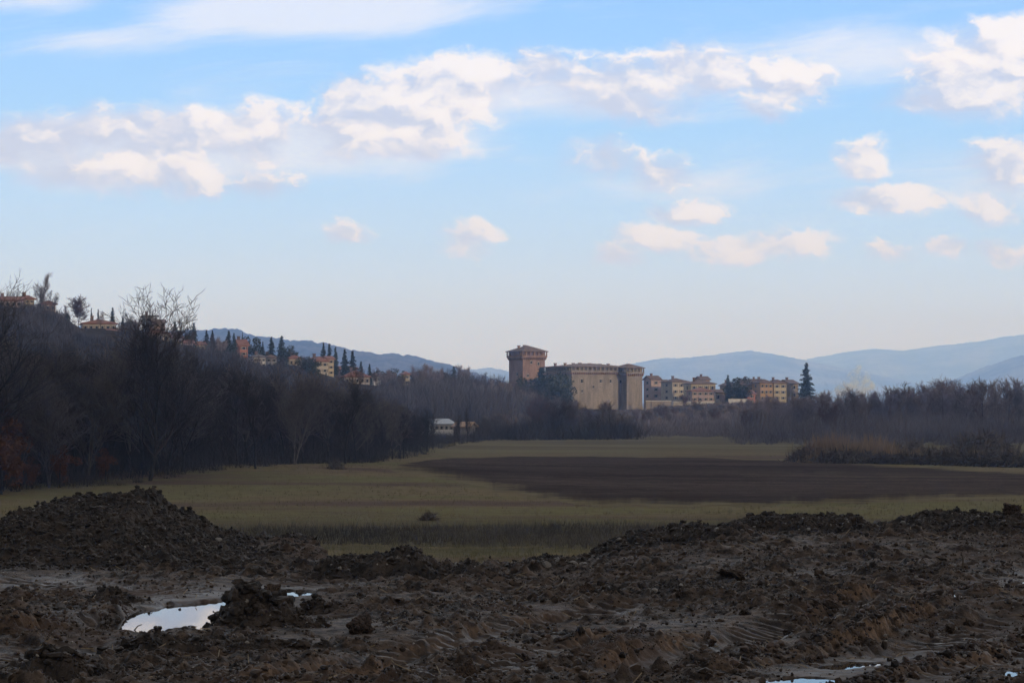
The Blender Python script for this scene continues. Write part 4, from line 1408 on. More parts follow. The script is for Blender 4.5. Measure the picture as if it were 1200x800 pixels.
def works(name, x0, x1, y0, y1, zb, zc, zp, zt, mat, roofh, gal=.55, mer=1.45, batter=.0, roof_h=True, parent=None):
    """one castle block: battered shaft to zc, corbel table to zp, battlement to zt, hipped roof"""
    shaft = MB()
    if batter:
        zm = zb + (zc - zb) * .45
        shaft.box(x0, x1, y0, y1, zb, zm, batter)
        shaft.box(x0, x1, y0, y1, zm, zp + .1)
    else:
        shaft.box(x0, x1, y0, y1, zb, zp + .1)
    shaft.box(x0 + .7, x1 - .7, y0 + .7, y1 - .7, zp + .103, zt + .1)
    top = shaft.build(name, M[mat], castle)
    # corbels and the parapet they carry
    cb = MB()
    step = .8
    nxc, nyc = int((x1 - x0) / step), int((y1 - y0) / step)
    for i in range(nxc + 1):
        cx_ = x0 + (x1 - x0) * i / nxc
        for yy, sg in ((y0, -1), (y1, 1)):
            ya, yb = sorted((yy, yy + sg * gal))
            cb.box(cx_ - .17, cx_ + .17, ya, yb, zp - .55, zp)
            ya, yb = sorted((yy, yy + sg * gal * .5))
            cb.box(cx_ - .17, cx_ + .17, ya, yb, zc, zp - .55)
    for i in range(nyc + 1):
        cy_ = y0 + (y1 - y0) * i / nyc
        for xx, sg in ((x0, -1), (x1, 1)):
            xa, xb = sorted((xx, xx + sg * gal))
            cb.box(xa, xb, cy_ - .17, cy_ + .17, zp - .55, zp)
            xa, xb = sorted((xx, xx + sg * gal * .5))
            cb.box(xa, xb, cy_ - .17, cy_ + .17, zc, zp - .55)
    cb.build('corbel_table', M['castle_brick'], top)
    bt = MB()
    g, th = gal, .38
    zs = zp + (zt - zp) * .34
    X0, X1, Y0_, Y1_ = x0 - g, x1 + g, y0 - g, y1 + g
    for (a0, a1, b0, b1) in ((X0, X1, Y0_, Y0_ + th), (X0, X1, Y1_ - th, Y1_), (X0, X0 + th, Y0_ + th, Y1_ - th), (X1 - th, X1, Y0_ + th, Y1_ - th)):
        bt.box(a0, a1, b0, b1, zp, zs)
    bt.box(X0 + th, X1 - th, Y0_ + th, Y1_ - th, zp + .003, zp + .12)
    for (c0, c1, fx) in ((X0, X1, True), (Y0_, Y1_, False)):
        nm = max(3, int(round((c1 - c0) / mer)))
        wd = (c1 - c0) / nm
        for i in range(nm + 1):
            p0, p1 = c0 + wd * i - wd * .21, c0 + wd * i + wd * .21
            p0, p1 = max(p0, c0), min(p1, c1)
            if fx:
                bt.box(p0, p1, Y0_, Y0_ + th, zs, zt); bt.box(p0, p1, Y1_ - th, Y1_, zs, zt)
            elif 0 < i < nm:
                bt.box(X0, X0 + th, p0, p1, zs, zt); bt.box(X1 - th, X1, p0, p1, zs, zt)
    bt.build('battlement', M['castle_brick' if name == 'keep' else mat], top)
    rf = MB().hip(X0 - .35, X1 + .35, Y0_ - .35, Y1_ + .35, zt, roofh, .22).build('roof', M['tile_old'], top)
    return top, rf


def chimney(par, x, y, z0, z1):
    MB().box(x - .35, x + .35, y - .35, y + .35, z0, z1).box(x - .5, x + .5, y - .5, y + .5, z1, z1 + .25).build('chimney', M['castle_brick'], par)


def slit(par, x, y, z, w_, h_, face='front'):
    """small barred window: dark pane in a stone surround"""
    return window(par, x, y, z, w_, h_, face)


zb0 = -6.0
ke_z = lambda py: zof(py, 930)
keep, kr = works('keep', 1.0, 10.6, 34.6, 44.4, zb0, ke_z(421.5), ke_z(418.5), ke_z(412), 'castle_brick', 2.3, .65, 1.8)
chimney(kr, 3.2, 41.0, ke_z(411), ke_z(405)); chimney(kr, 5.0, 40.0, ke_z(410), ke_z(404.5))
for x_, z_ in ((4.6, 424.5), (7.8, 426), (3.2, 440)):
    window(keep, x_, 34.6, ke_z(z_ + 2), .9, 1.3)
window(keep, 1.0, 38.5, ke_z(440), .8, 1.2, 'side')
wing, wr = works('wing', 0, 24, 0, 17.4, zb0, zof(438.5), zof(436), zof(430), 'castle_stone', 1.25, .6, 1.75)
for x_, y_, a_, b_ in ((3, 9, 430, 425.5), (6.5, 9, 430, 425.5), (10, 10, 430, 425), (13.5, 9, 430, 425.5), (2.0, 14, 430, 425.5), (18, 9, 430, 426), (21, 8, 430, 426)):
    chimney(wr, x_, y_, zof(a_), zof(b_))
for x_, py_, w_, h_ in ((4.3, 449, 1.1, 1.7), (12.4, 448.5, .8, 1.4), (16.6, 448.5, .8, 1.4), (21.0, 449, .8, 1.4), (9.2, 455, .8, 1.2), (4.4, 460, .7, 1.2)):
    window(wing, x_, 0, zof(py_), w_, h_)
for y_, py_ in ((2.5, 448), (8, 450), (13, 449), (6, 461)):
    window(wing, 0, y_, zof(py_), .9, 1.5, 'side')
turret, tr_ = works('corner_tower', 21.3, 28.1, -3.5, 4.6, zb0, zof(440.5), zof(437.5), zof(431), 'castle_stone', 1.5, .5, 1.6, batter=1.1)
low = MB().box(.4, 9, 17.4, 34.55, zb0, zof(452)).build('curtain_wall', M['castle_brick'], castle)
MB().hip(-.1, 9.4, 17.5, 34.5, zof(452), 1.5).build('roof', M['tile_old'], low)
window(low, .4, 22, zof(466), .9, 1.4, 'side'); window(low, .4, 29, zof(466), .9, 1.4, 'side')

# ---- village right of the castle
V_ = 890
house('tall pinkish house next to the castle tower', 763, 775, 445, 468, 938, 'wall_pink', 'tile_old', 'gable', 30, 5, 3, 1, 1.4, 1, 1, 'house', .5, 10)
house('large cream four-storey house with green shutters', 788, 810, 448, 470, 925, 'wall_cream', 'tile_old', 'hip', 28, 8, 3, 3, 1.4, 1, 1, 'house', .5, 10)
house('long pale yellow house behind the loggia house', 810, 839, 450, 470, 905, 'wall_yellow', 'tile_old', 'hip', 12, 10, 2, 4, 1.4)
house('pink loggia house with hipped roof above the white terrace', 811, 837, 458.5, 471, 880, 'wall_pink', 'tile', 'hip', 10, 8, 2, 4, 1.2, 0)
house('small yellow house right of the loggia house', 839, 850, 460, 471, 890, 'wall_yellow', 'tile_old', 'gable', 15, 7, 1, 2, 1.0, 0)
house('broad stone house with pale gable behind the evergreens', 862, 886, 451, 474, 905, 'wall_stone', 'tile_old', 'gable', -20, 11, 2, 2, 2.0)
house('narrow red-pink house with pale corner below the brown roof', 876, 885.5, 461.5, 480, 880, 'wall_red', 'tile', 'gable', 18, 8, 3, 1, 1.2, 0)
house('narrow tall ochre house rising behind the long pale yellow house', 822, 832, 445, 470, 965, 'wall_orange', 'tile_old', 'gable', 16, 7, 3, 2, 1.2, 1, 1, 'house', .5, 12)
house('plain stone house in the gap right of the small yellow house', 850, 862, 452, 472, 940, 'wall_stone', 'tile_old', 'hip', 10, 8, 2, 3, 1.2, 1, 1, 'house', .5, 10)
house('whitewashed house showing just left of the orange house', 879, 890, 448.5, 470, 950, 'wall_white', 'tile_old', 'gable', -12, 8, 2, 2, 1.2, 1, 1, 'house', .5, 10)
house('orange ochre house with shuttered windows', 891, 906, 449, 470, 895, 'wall_orange', 'tile_old', 'hip', 16, 9, 3, 3, 1.3)
house('yellow ochre house right of the orange house', 907, 922, 449.5, 470, 897, 'wall_yellow', 'tile_old', 'hip', 16, 9, 3, 2, 1.3)
house('dull brown house at the right end of the village', 926, 936, 449.5, 468, 905, 'wall_stone', 'tile_old', 'gable', 24, 9, 2, 1, 1.3)
house('grey house in shadow behind the pinkish house', 775, 786, 449, 468, 945, 'wall_grey', 'tile_old', 'gable', 20, 8, 2, 1, 1.2, 1, 1, 'house', .5, 10)


def terrace(label, x0, x1, y0_, y1_, Y, mat, piers):
    a_ = at_y(x0, y1_, Y); W = (x1 - x0) * Y / F; h_ = (y1_ - y0_) * Y / F
    r_ = empty('terrace_wall', a_, R(6)); tag(r_, label, 'wall')
    MB().box(0, W, 0, .8, -4, h_).build('wall', M[mat], r_)
    MB().box(-.1, W + .1, -.1, .9, h_, h_ + .25).build('coping', M['trim_pale'], r_)
    for i in range(piers):
        x_ = W * (i + .5) / piers
        MB().box(x_ - .3, x_ + .3, -.35, -.003, -4, h_ - .1).build('buttress', M[mat], r_)


terrace('tan retaining wall below the large cream house', 789, 810, 471, 481, 868, 'wall_cream', 2)
terrace('white retaining wall with buttresses below the loggia house', 817, 838, 471, 483, 866, 'wall_white', 4)
terrace('white retaining wall below the evergreen trees', 854, 876, 468, 482, 866, 'wall_white', 2)
terrace('grey-brown stone wall between castle tower and village', 757, 787, 470, 484, 872, 'wall_stone', 2)

# ---- houses on the left hill
house('cream hilltop house glowing in the sun', 29, 39, 351, 361, 605, 'wall_yellow', 'tile', 'hip', 28, 8, 2, 2, .9)
house('long pink-roofed house at the left end of the hilltop', -8, 25, 352, 362, 600, 'wall_pink', 'tile', 'gable', 8, 8, 1, 5, .9)
house('small orange house right of the cream hilltop house', 53, 64, 357, 365, 612, 'wall_orange', 'tile', 'hip', 25, 7, 1, 2, .9, 0)
house('long villa with a wide red tiled roof', 97, 135, 379.5, 389, 618, 'wall_cream', 'tile', 'hip', 12, 10, 1, 6, 1.1)
house('small white gabled house left of the long villa', 78, 90, 387.5, 396, 600, 'wall_white', 'tile', 'gable', 20, 7, 1, 2, 1.0, 0)
house('dark flat-roofed block on the skyline behind the big bare tree', 170, 184, 371, 386, 665, 'wall_grey', 'tile_grey', 'flat', 14, 8, 2, 2, .4, 1)
house('pinkish terraced house right of the flat-roofed block', 181, 193, 378, 390, 660, 'wall_pink', 'tile_old', 'gable', 14, 8, 2, 2, .8, 0)
house('cream house with brown roof behind the big bare tree', 172, 197, 391, 402, 630, 'wall_cream', 'tile', 'hip', 16, 8, 1, 4, .9)
house('reddish gabled house under the hillside spruces', 281, 290, 405, 418, 680, 'wall_red', 'tile', 'gable', 18, 7, 2, 1, 1.6, 1)
house('white house left of the two tall firs', 297, 311, 419, 431, 690, 'wall_white', 'tile_grey', 'hip', 14, 8, 2, 3, .8)
house('pale grey house between white house and tall firs', 312, 324, 419.5, 431, 694, 'wall_grey', 'tile_old', 'hip', 12, 8, 2, 2, .8)
house('low house with red roof right of the tall firs', 339, 354, 420.5, 430, 700, 'wall_cream', 'tile', 'hip', 14, 8, 1, 3, .9)
house('tall cream house with red roof in the middle of the hillside', 370, 384, 424, 445, 710, 'wall_cream', 'tile', 'hip', 24, 9, 3, 2, 1.4)
house('narrow sunlit cream house right of the tall cream house', 385, 391, 421, 440, 716, 'wall_yellow', 'tile', 'gable', 20, 7, 3, 1, .8, 0)
house('long low house with a wide red roof on the lower slope', 404, 433, 442, 451, 735, 'wall_cream', 'tile', 'hip', 10, 11, 1, 5, 1.9)
house('small square pale tower house on the lower slope', 473.5, 480, 439, 451, 775, 'wall_yellow', 'tile', 'hip', 22, 3, 2, 1, .8, 0)
house('small pale house half hidden under the skyline spruces', 230, 240, 404, 413, 655, 'wall_cream', 'tile', 'gable', 16, 6, 1, 2, .8, 0)
house('small brick-red house left of the reddish gabled house', 256, 266, 409, 418, 668, 'wall_red', 'tile_old', 'gable', 18, 6, 1, 2, .8, 0)
house('low white bungalow between red-roofed house and tall cream house', 357, 366, 430, 438, 702, 'wall_white', 'tile', 'hip', 14, 6, 1, 2, .7, 0)
house('small pinkish house behind the long low house', 397, 406, 433, 443, 752, 'wall_pink', 'tile', 'gable', 16, 6, 1, 2, .9, 0)
house('pale cottage right of the long low house', 438, 446, 441, 449, 758, 'wall_white', 'tile_old', 'gable', 18, 6, 1, 2, .8, 0)
house('cream cottage low among the trees below the long villa', 129, 139, 390, 399, 600, 'wall_cream', 'tile', 'gable', 20, 6, 1, 2, .8, 0)
house('white gabled cottage among the trees right of the small white house', 104, 112, 394, 402, 590, 'wall_white', 'tile', 'gable', 12, 6, 1, 2, .8, 0)
house('small red-roofed cottage at the right foot of the pinkish terraced house', 203, 213, 396, 405, 640, 'wall_cream', 'tile', 'gable', 18, 6, 1, 2, .8, 0)
house('pale cottage at the left of the low white bungalow', 346, 354, 434, 442, 690, 'wall_white', 'tile', 'gable', 16, 6, 1, 2, .8, 0)
house('small cream house above the left end of the long low house', 409, 418, 432, 443, 756, 'wall_cream', 'tile', 'hip', 18, 6, 2, 2, .8, 0)
house('pinkish cottage on the slope left of the small pale house', 217, 226, 402, 411, 645, 'wall_pink', 'tile', 'gable', 14, 6, 1, 2, .8, 0)
# barn and shed behind the left wood
house('long white barn with a grey roof behind the thinning saplings', 509, 531.5, 497, 506, 470, 'wall_white', 'roof_metal', 'gable', 22, 8, 1, 4, .8, 0, 1, 'barn', cat='barn')
house('low shed with a tan roof right of the white barn', 532.5, 549, 500, 508, 462, 'wall_stone', 'wall_orange', 'gable', -14, 5, 0, 0, .7, 0, 0, 'shed', cat='shed')
house('white hut half hidden deep in the left wood', 47, 62, 462, 470, 330, 'wall_white', 'roof_metal', 'gable', 10, 4, 1, 2, .5, 0, 1, 'hut', cat='hut')

# ------------------------------------------------------------------ evergreens with a place of their own
EV = [  # proto, px, top row, base row, distance, label, wide
    (SPRUCE[0], 46, 356, 385, 596, 'broad dark spruce below the small orange house', 1.5),
    (SPRUCE[1], 36, 361, 378, 598, 'squat spruce under the cream hilltop house', 1.6),
    (SPRUCE[2], 79, 367, 388, 600, 'dark spruce left of the round-headed pinkish tree', 1.5),
    (CYPRESS[0], 107, 361, 380, 640, 'thin pointed cypress above the left end of the long villa', .8),
    (SPRUCE[0], 115, 362, 380, 642, 'slim spruce above the middle of the long villa roof', .9),
    (SPRUCE[1], 132, 360, 382, 640, 'tall ragged spruce above the right end of the long villa', 1.1),
    (CYPRESS[1], 144, 366, 384, 640, 'thin cypress right of the long villa', .7),
    (LEAFY[0], 152, 376, 392, 640, 'rounded dark evergreen left of the flat-roofed block', 1.2),
    (LEAFY[1], 188, 386, 398, 640, 'dark evergreen in front of the pinkish terraced house', 1.2),
    (SPRUCE[2], 205, 376, 402, 650, 'spruce right of the pinkish terraced house', 1.1),
    (LEAFY[2], 218, 388, 406, 650, 'wide evergreen clump on the skyline under the fan-shaped tree', .9),
    (SPRUCE[0], 227, 378, 406, 655, 'pointed spruce at the right of the wide evergreen clump', 1.1),
    (SPRUCE[1], 242, 386, 410, 660, 'spruce where the skyline starts to drop', 1.1),
    (CYPRESS[0], 249, 387, 412, 664, 'dark cypress right of the skyline spruce', 1.3),
    (LEAFY[0], 261, 398, 420, 660, 'dark evergreen below the skyline cypress', 1.2),
    (SPRUCE[2], 268, 387, 416, 670, 'tall spruce left of the reddish gabled house', 1.1),
    (SPRUCE[0], 274, 390, 416, 668, 'second spruce left of the reddish gabled house', 1.0),
    (CYPRESS[1], 284, 389, 406, 690, 'thin cypress rising behind the reddish gabled house', .8),
    (LEAFY[1], 299, 397, 420, 700, 'broad dark evergreen behind the white hillside house', 1.0),
    (CYPRESS[0], 308, 400, 420, 702, 'pointed cypress behind the white hillside house', 1.1),
    (SPRUCE[1], 318, 394, 424, 698, 'tall fir behind the pale grey house', 1.1),
    (SPRUCE[2], 330, 393, 432, 690, 'tallest fir left of the low red-roofed house', 1.0),
    (LEAFY[2], 341, 406, 420, 705, 'flat-topped pine behind the low red-roofed house', 1.5),
    (LEAFY[0], 357, 417, 444, 690, 'dense dark evergreen left of the tall cream house', .8),
    (LEAFY[1], 367, 425, 449, 688, 'dark evergreen in front of the tall cream house', .9),
    (CYPRESS[0], 379, 401, 426, 725, 'leftmost of the dark trees behind the tall cream house', 1.4),
    (SPRUCE[0], 386, 402, 428, 728, 'dense spruce behind the narrow sunlit house', 1.3),
    (SPRUCE[1], 393, 406, 436, 724, 'slim spruce right of the narrow sunlit house', .9),
    (CYPRESS[1], 382, 436, 452, 700, 'dark cypress before the foot of the tall cream house', 1.2),
    (CEDAR[0], 404, 409, 440, 745, 'tall dark cedar left above the long low house', .75),
    (CEDAR[1], 413, 411, 442, 748, 'broad cedar above the long low house', .8),
    (SPRUCE[2], 423, 423, 445, 750, 'small spruce above the right end of the long low house', 1.1),
    (SPRUCE[0], 433, 426, 447, 752, 'small spruce right of the long low house', 1.2),
    (LEAFY[2], 455, 433, 452, 770, 'wide evergreen left of the pale tower house', 1.5),
    (LEAFY[0], 487, 434, 452, 790, 'rounded evergreen right of the pale tower house', 1.0),
    (SPRUCE[1], 497, 433, 454, 795, 'spruce right of the rounded evergreen', 1.3),
    (CEDAR[1], 532, 429, 456, 840, 'flat-topped dark cedar on the skyline left of the keep', .75),
    (LEAFY[1], 521, 437, 460, 830, 'dark evergreen left of the skyline cedar', 1.2),
    (CEDAR[0], 634, 430, 486, 868, 'big dark cedar in front of the keep and the shaded wall', 1.0),
    (LEAFY[2], 622, 445, 490, 866, 'dark evergreen left of the big cedar by the keep', .75),
    (LEAFY[0], 649, 437, 490, 868, 'dark evergreen against the shaded castle wall', .85),
    (LEAFY[1], 660, 456, 492, 866, 'lower dark evergreen at the near corner of the castle wall', .6),
    (LEAFY[1], 610, 458, 492, 866, 'dark evergreen at the foot of the keep', .9),
    (CYPRESS[0], 598, 482, 505, 800, 'dark cypress low below the keep', 1.0),
    (CYPRESS[1], 613, 484, 505, 800, 'second dark cypress low below the keep', 1.0),
    (SPRUCE[0], 853, 439, 476, 884, 'spruce among the village roofs right of the loggia house', .9),
    (LEAFY[1], 862, 444, 474, 884, 'dark evergreen between the spruce and the broad stone house', .9),
    (LEAFY[0], 869, 452, 474, 880, 'round evergreen above the white retaining wall', 1.0),
    (CEDAR[1], 945, 425, 474, 900, 'tall lone cedar at the right end of the village', .70),
    (CYPRESS[0], 906, 470, 500, 860, 'ivy-dark cypress below the orange house', .9),
    (CYPRESS[1], 914, 472, 502, 858, 'cypress below the yellow ochre house', .9),
    (CYPRESS[0], 972, 470, 500, 640, 'ivy-clad dark column in the hazy right wood', .9),
    (CYPRESS[1], 991, 466, 496, 640, 'greener ivy-clad column below the steam', 1.1),
    (CYPRESS[0], 1057, 466, 486, 640, 'small ivy-clad column right of the steam', .7)]
for pr, px_, y0_, y1_, Y, lb, wd in EV:
    hgt = {'spruce': 12, 'cypress': 12, 'cedar': 14, 'evergreen_tree': 7}[pr[0]]
    b_ = at_y(px_, y1_, Y)
    zb_ = min(b_.z, float(ground(b_.x, b_.y)))
    plant(pr, b_.x, b_.y, (at_y(px_, y0_, Y).z - zb_) / hgt, lb, wide=wd * 1.2 * (y1_ - y0_) * Y / F / (at_y(px_, y0_, Y).z - zb_), z=zb_)

# ------------------------------------------------------------------ thicket below the castle and the right wood
for i in range(40):
    px_ = 575 + 330 * (i + random.random()) / 40
    Y = random.uniform(700, 850) if not 668 < px_ < 775 else random.uniform(690, 750)
    plant(random.choice(PG + PR + PC), *pos_at(px_, Y), random.uniform(.55, 1.0) * (.55 if 655 < px_ < 770 else .85 if px_ < 655 else .6), 'bare hazy tree in the thicket below castle and village', 'bare trees below the castle', wide=1.2)
for i in range(16):
    px_ = 575 + 165 * (i + random.random()) / 16
    Y = random.uniform(455, 540)
    plant(random.choice(PR + PC + PG), *pos_at(px_, Y), random.uniform(.55, .75) * (1.05 if 620 < px_ < 720 else .75), 'bare reddish-brown tree at the far edge of the field before the castle', 'bare trees along the far field edge', wide=1.3)
for i in range(92):
    px_ = 872 + 390 * (i + random.random()) / 92
    Y = random.uniform(470, 720)
    hh = (Y * (HOR - np.interp(px_, [872, 900, 960, 1010, 1080, 1260], [474, 463, 459, 456, 447, 445])) / F + 7) * random.uniform(.75, 1.0)
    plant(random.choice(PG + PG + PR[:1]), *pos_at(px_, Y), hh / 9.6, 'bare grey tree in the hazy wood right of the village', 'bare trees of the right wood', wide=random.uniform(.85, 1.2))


def brush(pos, height, per, name, mat, label, wid=.05, spread=.55):
    """tangle of thin upright twigs around each point"""
    n_ = len(pos) * per
    b_ = np.repeat(pos, per, 0) + rng.normal(size=(n_, 3)) * np.array([spread, spread, 0]) * np.repeat(height, per)[:, None]
    h_ = np.repeat(height, per) * rng.uniform(.35, 1.1, n_)
    d = rng.normal(size=(n_, 3)) * np.array([.42, .42, .12]) + np.array([0, 0, 1])
    d /= np.linalg.norm(d, axis=1)[:, None]
    z0 = rng.uniform(0, .55, n_) * h_
    b_[:, 2] += z0 - .2
    tip = b_ + d * (h_ - z0 * .8)[:, None]
    s = rng.normal(size=(n_, 3)); s /= np.linalg.norm(s, axis=1)[:, None]
    wv = wid if np.isscalar(wid) else np.repeat(wid, per)[:, None]
    v_ = np.stack([b_ - s * wv, b_ + s * wv, tip], 1).reshape(-1, 3)
    o = obj(name, mesh(name, v_, np.arange(n_ * 3).reshape(-1, 3)), M[mat])
    return tag(o, label, kind='stuff')


def at_pts(px_, Y):
    x = (px_ - 600) / F * Y
    return np.stack([x, Y, ground(x, Y)], -1)


n = 2400
px_ = rng.uniform(-260, 560, n); e = np.interp(px_, EDGE[:, 0], EDGE[:, 1]); Y = e * (1.0 + .42 * rng.uniform(0, 1, n) ** .8)
hh = np.interp(px_, TOPH[:, 0], TOPH[:, 1]) * rng.uniform(.08, .34, n) * sstep(.995, 1.06, Y / e) + .5
brush(at_pts(px_, Y), hh, 46, 'undergrowth', 'brush', 'dark tangled undergrowth filling the left wood', .028, .42)
n = 5200
px_ = rng.uniform(-150, 620, n); Dc = np.interp(px_, CREST[:, 0], CREST[:, 1]); Df = np.interp(px_, CREST[:, 0], CREST[:, 3])
Y = Df + (Dc - Df + 25) * rng.uniform(0, 1, n) ** .7
ok = np.ones(n, bool)
for a0, a1, hy in HOUSE_PX:
    ok &= ~((px_ > a0) & (px_ < a1) & (Y > hy - 60) & (Y < hy + 30))
px_, Y = px_[ok], Y[ok]
brush(at_pts(px_, Y), rng.uniform(1.2, 3.4, len(px_)) * np.interp(px_, [0, 450, 560], [1, 1, 1.9]) * np.interp(Y / Df[ok], [1, 1.3, 1.7], [1.7, 1.3, .9]), 60, 'hillside_woods', 'brush_hill', 'hazy bare woodland covering the left hillside', .07, .4)
n = 1500
px_ = rng.uniform(560, 960, n); Y = rng.uniform(640, 865, n)
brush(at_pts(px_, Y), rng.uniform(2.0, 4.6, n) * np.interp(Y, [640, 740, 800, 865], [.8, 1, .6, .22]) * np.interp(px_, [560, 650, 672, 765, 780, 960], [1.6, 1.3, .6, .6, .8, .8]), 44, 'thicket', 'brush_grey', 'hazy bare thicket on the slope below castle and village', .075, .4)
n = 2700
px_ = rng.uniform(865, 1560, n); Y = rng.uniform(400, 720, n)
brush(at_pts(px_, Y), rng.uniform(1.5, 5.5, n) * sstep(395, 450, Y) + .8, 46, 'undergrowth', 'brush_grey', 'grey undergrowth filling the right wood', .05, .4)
n = 360
px_ = np.concatenate([rng.uniform(555, 600, 110), rng.uniform(606, 742, 250)]); Y = rng.uniform(445, 520, n)
brush(at_pts(px_, Y), rng.uniform(1.2, 4.6, n) * np.where(px_ > 606, 1.1, .8), 60, 'undergrowth', 'brush', 'brown scrub along the far field edge before the castle', .045, .4)


n = 300
px_ = rng.uniform(735, 890, n); Y = rng.uniform(500, 640, n)
brush(at_pts(px_, Y), rng.uniform(1.0, 2.8, n), 50, 'undergrowth', 'brush_grey', 'low grey scrub closing the field below the village', .05, .4)


def bush(seed, kind):
    r = np.random.default_rng(seed)
    n_ = 900
    if kind == 'reed':
        b_ = r.normal(size=(n_, 3)) * np.array([1.3, .8, 0])
        d = r.normal(size=(n_, 3)) * np.array([.16, .16, 0]) + np.array([0, 0, 1])
        h_ = 2.7 * r.uniform(.5, 1.08, n_) * np.exp(-(b_[:, 0] / 2.4) ** 2)
        s = r.normal(size=(n_, 3)) * .03
    else:
        b_ = r.normal(size=(n_, 3)) * np.array([1.0, .8, .35]) + np.array([0, 0, .7])
        d = r.normal(size=(n_, 3))
        h_ = np.full(n_, .6)
        s = r.normal(size=(n_, 3)) * .05
        b_[:, 2] = np.abs(b_[:, 2]) * np.exp(-(b_[:, 0] / 2.2) ** 2)
    v_ = np.stack([b_ - s, b_ + s, b_ + d * h_[:, None]], 1).reshape(-1, 3)
    me = mesh('bush', v_, np.arange(n_ * 3).reshape(-1, 3))
    return me


REED = [bush(800 + i, 'reed') for i in range(3)]
BRAM = [bush(820 + i, 'bramble') for i in range(3)]
for me in REED: me.materials.append(M['reed'])
for me in BRAM: me.materials.append(M['bramble'])


def bush_at(me, name, px, Y, sx, sz, label, cat, group=None):
    x, y = pos_at(px, Y)
    o = bpy.data.objects.new(name, me)
    COL.objects.link(o)
    o.location = (x, y, float(ground(x, y)) - .1)
    o.scale = (sx, sx, sz)
    o.rotation_euler = (0, 0, random.uniform(-.4, .4))
    return tag(o, label, cat, group)


bush_at(BRAM[0], 'shrub', 503, 150, .30, .36, 'small dark shrub alone in the middle of the near meadow', 'shrub')
bush_at(BRAM[1], 'shrub', 394, 224, .34, .55, 'small upright shrub at the meadow edge below the left wood', 'shrub')
for px_, Y, sx, sz in ((962, 284, 1.2, 1.25), (982, 283, 1.5, 1.4), (1003, 284, 1.1, 1.0), (1024, 284, 1.4, 1.3), (1042, 286, 1.1, 1.0), (1078, 300, 1.0, .6), (1108, 305, 1.1, .6), (1140, 310, 1.0, .5), (1176, 305, 1.1, .5)):
    bush_at(random.choice(REED), 'reed_clump', px_, Y, sx, sz, 'tall tan reed clump in the hedge before the right wood', 'reeds', 'reed clumps along the hedge')
for px_, Y, sx, sz in ((948, 284, 1.0, 1.2), (940, 290, .8, .9), (975, 280, 1.0, 1.0), (994, 279, 1.0, 1.0), (1012, 280, 1.1, .9), (1035, 278, 1.0, .8), (1060, 278, 1.1, .8), (1085, 276, 1.0, .9), (1110, 276, 1.0, 1.1), (1126, 274, 1.1, 1.25), (1140, 272, .9, 1.0),
                       (1160, 272, 1.1, 1.1), (1178, 270, 1.2, 1.1), (1196, 270, 1.1, .9), (1090, 290, .8, 1.1), (1050, 300, .8, 1.2), (1068, 320, 1.2, 1.3), (1138, 330, 1.7, 1.6), (1150, 330, 1.8, 1.9), (1161, 332, 1.6, 1.6), (1220, 270, 1.2, 1.0), (1240, 270, 1.3, 1.1)):
    bush_at(random.choice(BRAM), 'bramble_bush', px_, Y, sx, sz, 'dark low bramble bush in the hedge before the right wood', 'bush', 'bramble bushes along the hedge')

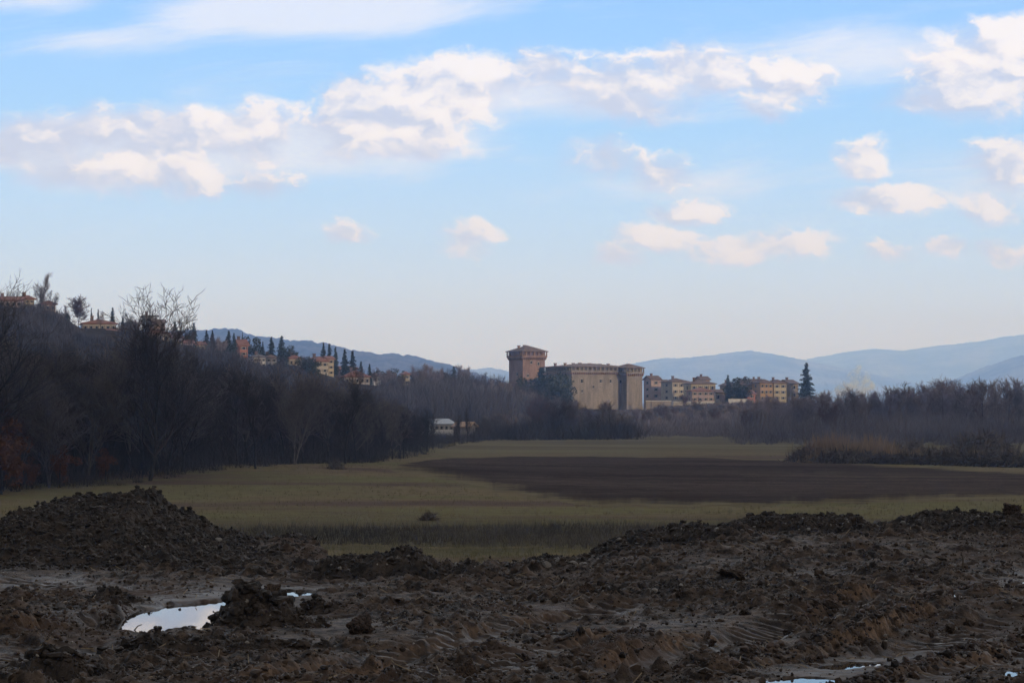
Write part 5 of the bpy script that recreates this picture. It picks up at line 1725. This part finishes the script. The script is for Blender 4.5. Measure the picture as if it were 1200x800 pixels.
# ------------------------------------------------------------------ meadow grass and weeds
def blades(n_, Yr, pxr, hmin, hmax, wid, mat, name, label, mask=None, clump=6):
    Y = 1 / rng.uniform(1 / Yr[1], 1 / Yr[0], n_ // clump); px_ = rng.uniform(*pxr, n_ // clump)
    x = (px_ - 600) / F * Y
    if mask is not None:
        k = mask(x, Y); x, Y = x[k], Y[k]
    x, Y = np.repeat(x, clump), np.repeat(Y, clump)
    m_ = len(x)
    x, Y = x + rng.normal(0, .10, m_), Y + rng.normal(0, .10, m_)
    b_ = np.stack([x, Y, ground(x, Y) - .02], -1)
    h_ = rng.uniform(hmin, hmax, m_)
    d = rng.normal(size=(m_, 3)) * .35 + np.array([0, 0, 1])
    s = rng.normal(size=(m_, 3)) * np.array([1, 1, 0]); s /= np.linalg.norm(s, axis=1)[:, None]
    v_ = np.stack([b_ - s * wid, b_ + s * wid, b_ + d * h_[:, None]], 1).reshape(-1, 3)
    return tag(obj(name, mesh(name, v_, np.arange(m_ * 3).reshape(-1, 3)), M[mat]), label, kind='stuff')


simple('grass_blade', (.140, .124, .056), (.26, .195, .118), .045, .9, lo=.42, hi=.58)
simple('weed_dry', (.062, .050, .038), (.14, .112, .080), .08, .9)


def nplough(x, y):
    px_, py_ = 600 + F * x / y, HOR + (CAM_Z - FIELD) * F / y
    return ~((py_ < np.interp(px_, *zip(*lo_e)) + 1.5) & (py_ > np.interp(px_, *zip(*up_e)) - 1) & (px_ > 452))


blades(120000, (100, 330), (-60, 1260), .07, .24, .011, 'grass_blade', 'grass', 'short winter grass over the meadow', nplough)
band_m = lambda x, y: (1.5 * fbm(x / 22, y / 9, 91, 4) + .28 - ((y - 130 - 5 * fbm(x / 15, x * 0, 92, 3)) / 19) ** 2 - .6 * np.abs(rng.normal(size=x.shape)) + .2) > 0
blades(150000, (104, 168), (60, 1260), .12, .52, .012, 'weed_dry', 'weeds', 'dry dark weeds in a band across the near meadow', band_m)

# ------------------------------------------------------------------ steam behind the right wood
sv, sf = ICO3
Vv, Ff, n_ = [], [], 0
c0 = at_y(1000, 450, 1150)
for px_, py_, r_ in ((984, 458, 7), (992, 453, 8), (1000, 449, 8.5), (998, 442, 7), (1003, 436, 5), (1006, 430, 4), (1012, 446, 7), (1016, 440, 5), (1010, 455, 9), (1020, 452, 6)):
    c = at_y(px_, py_, 1150) - c0
    k = sv * (1 + .18 * rng.normal(size=(len(sv), 1))) * r_ * 1150 / F + np.array(c)
    Vv.append(k); Ff.append(sf + n_); n_ += len(sv)
tag(obj('steam', mesh('steam', np.concatenate(Vv), np.concatenate(Ff), True), M['steam_cloud'], loc=c0), 'white plume of steam rising behind the right wood', kind='stuff')
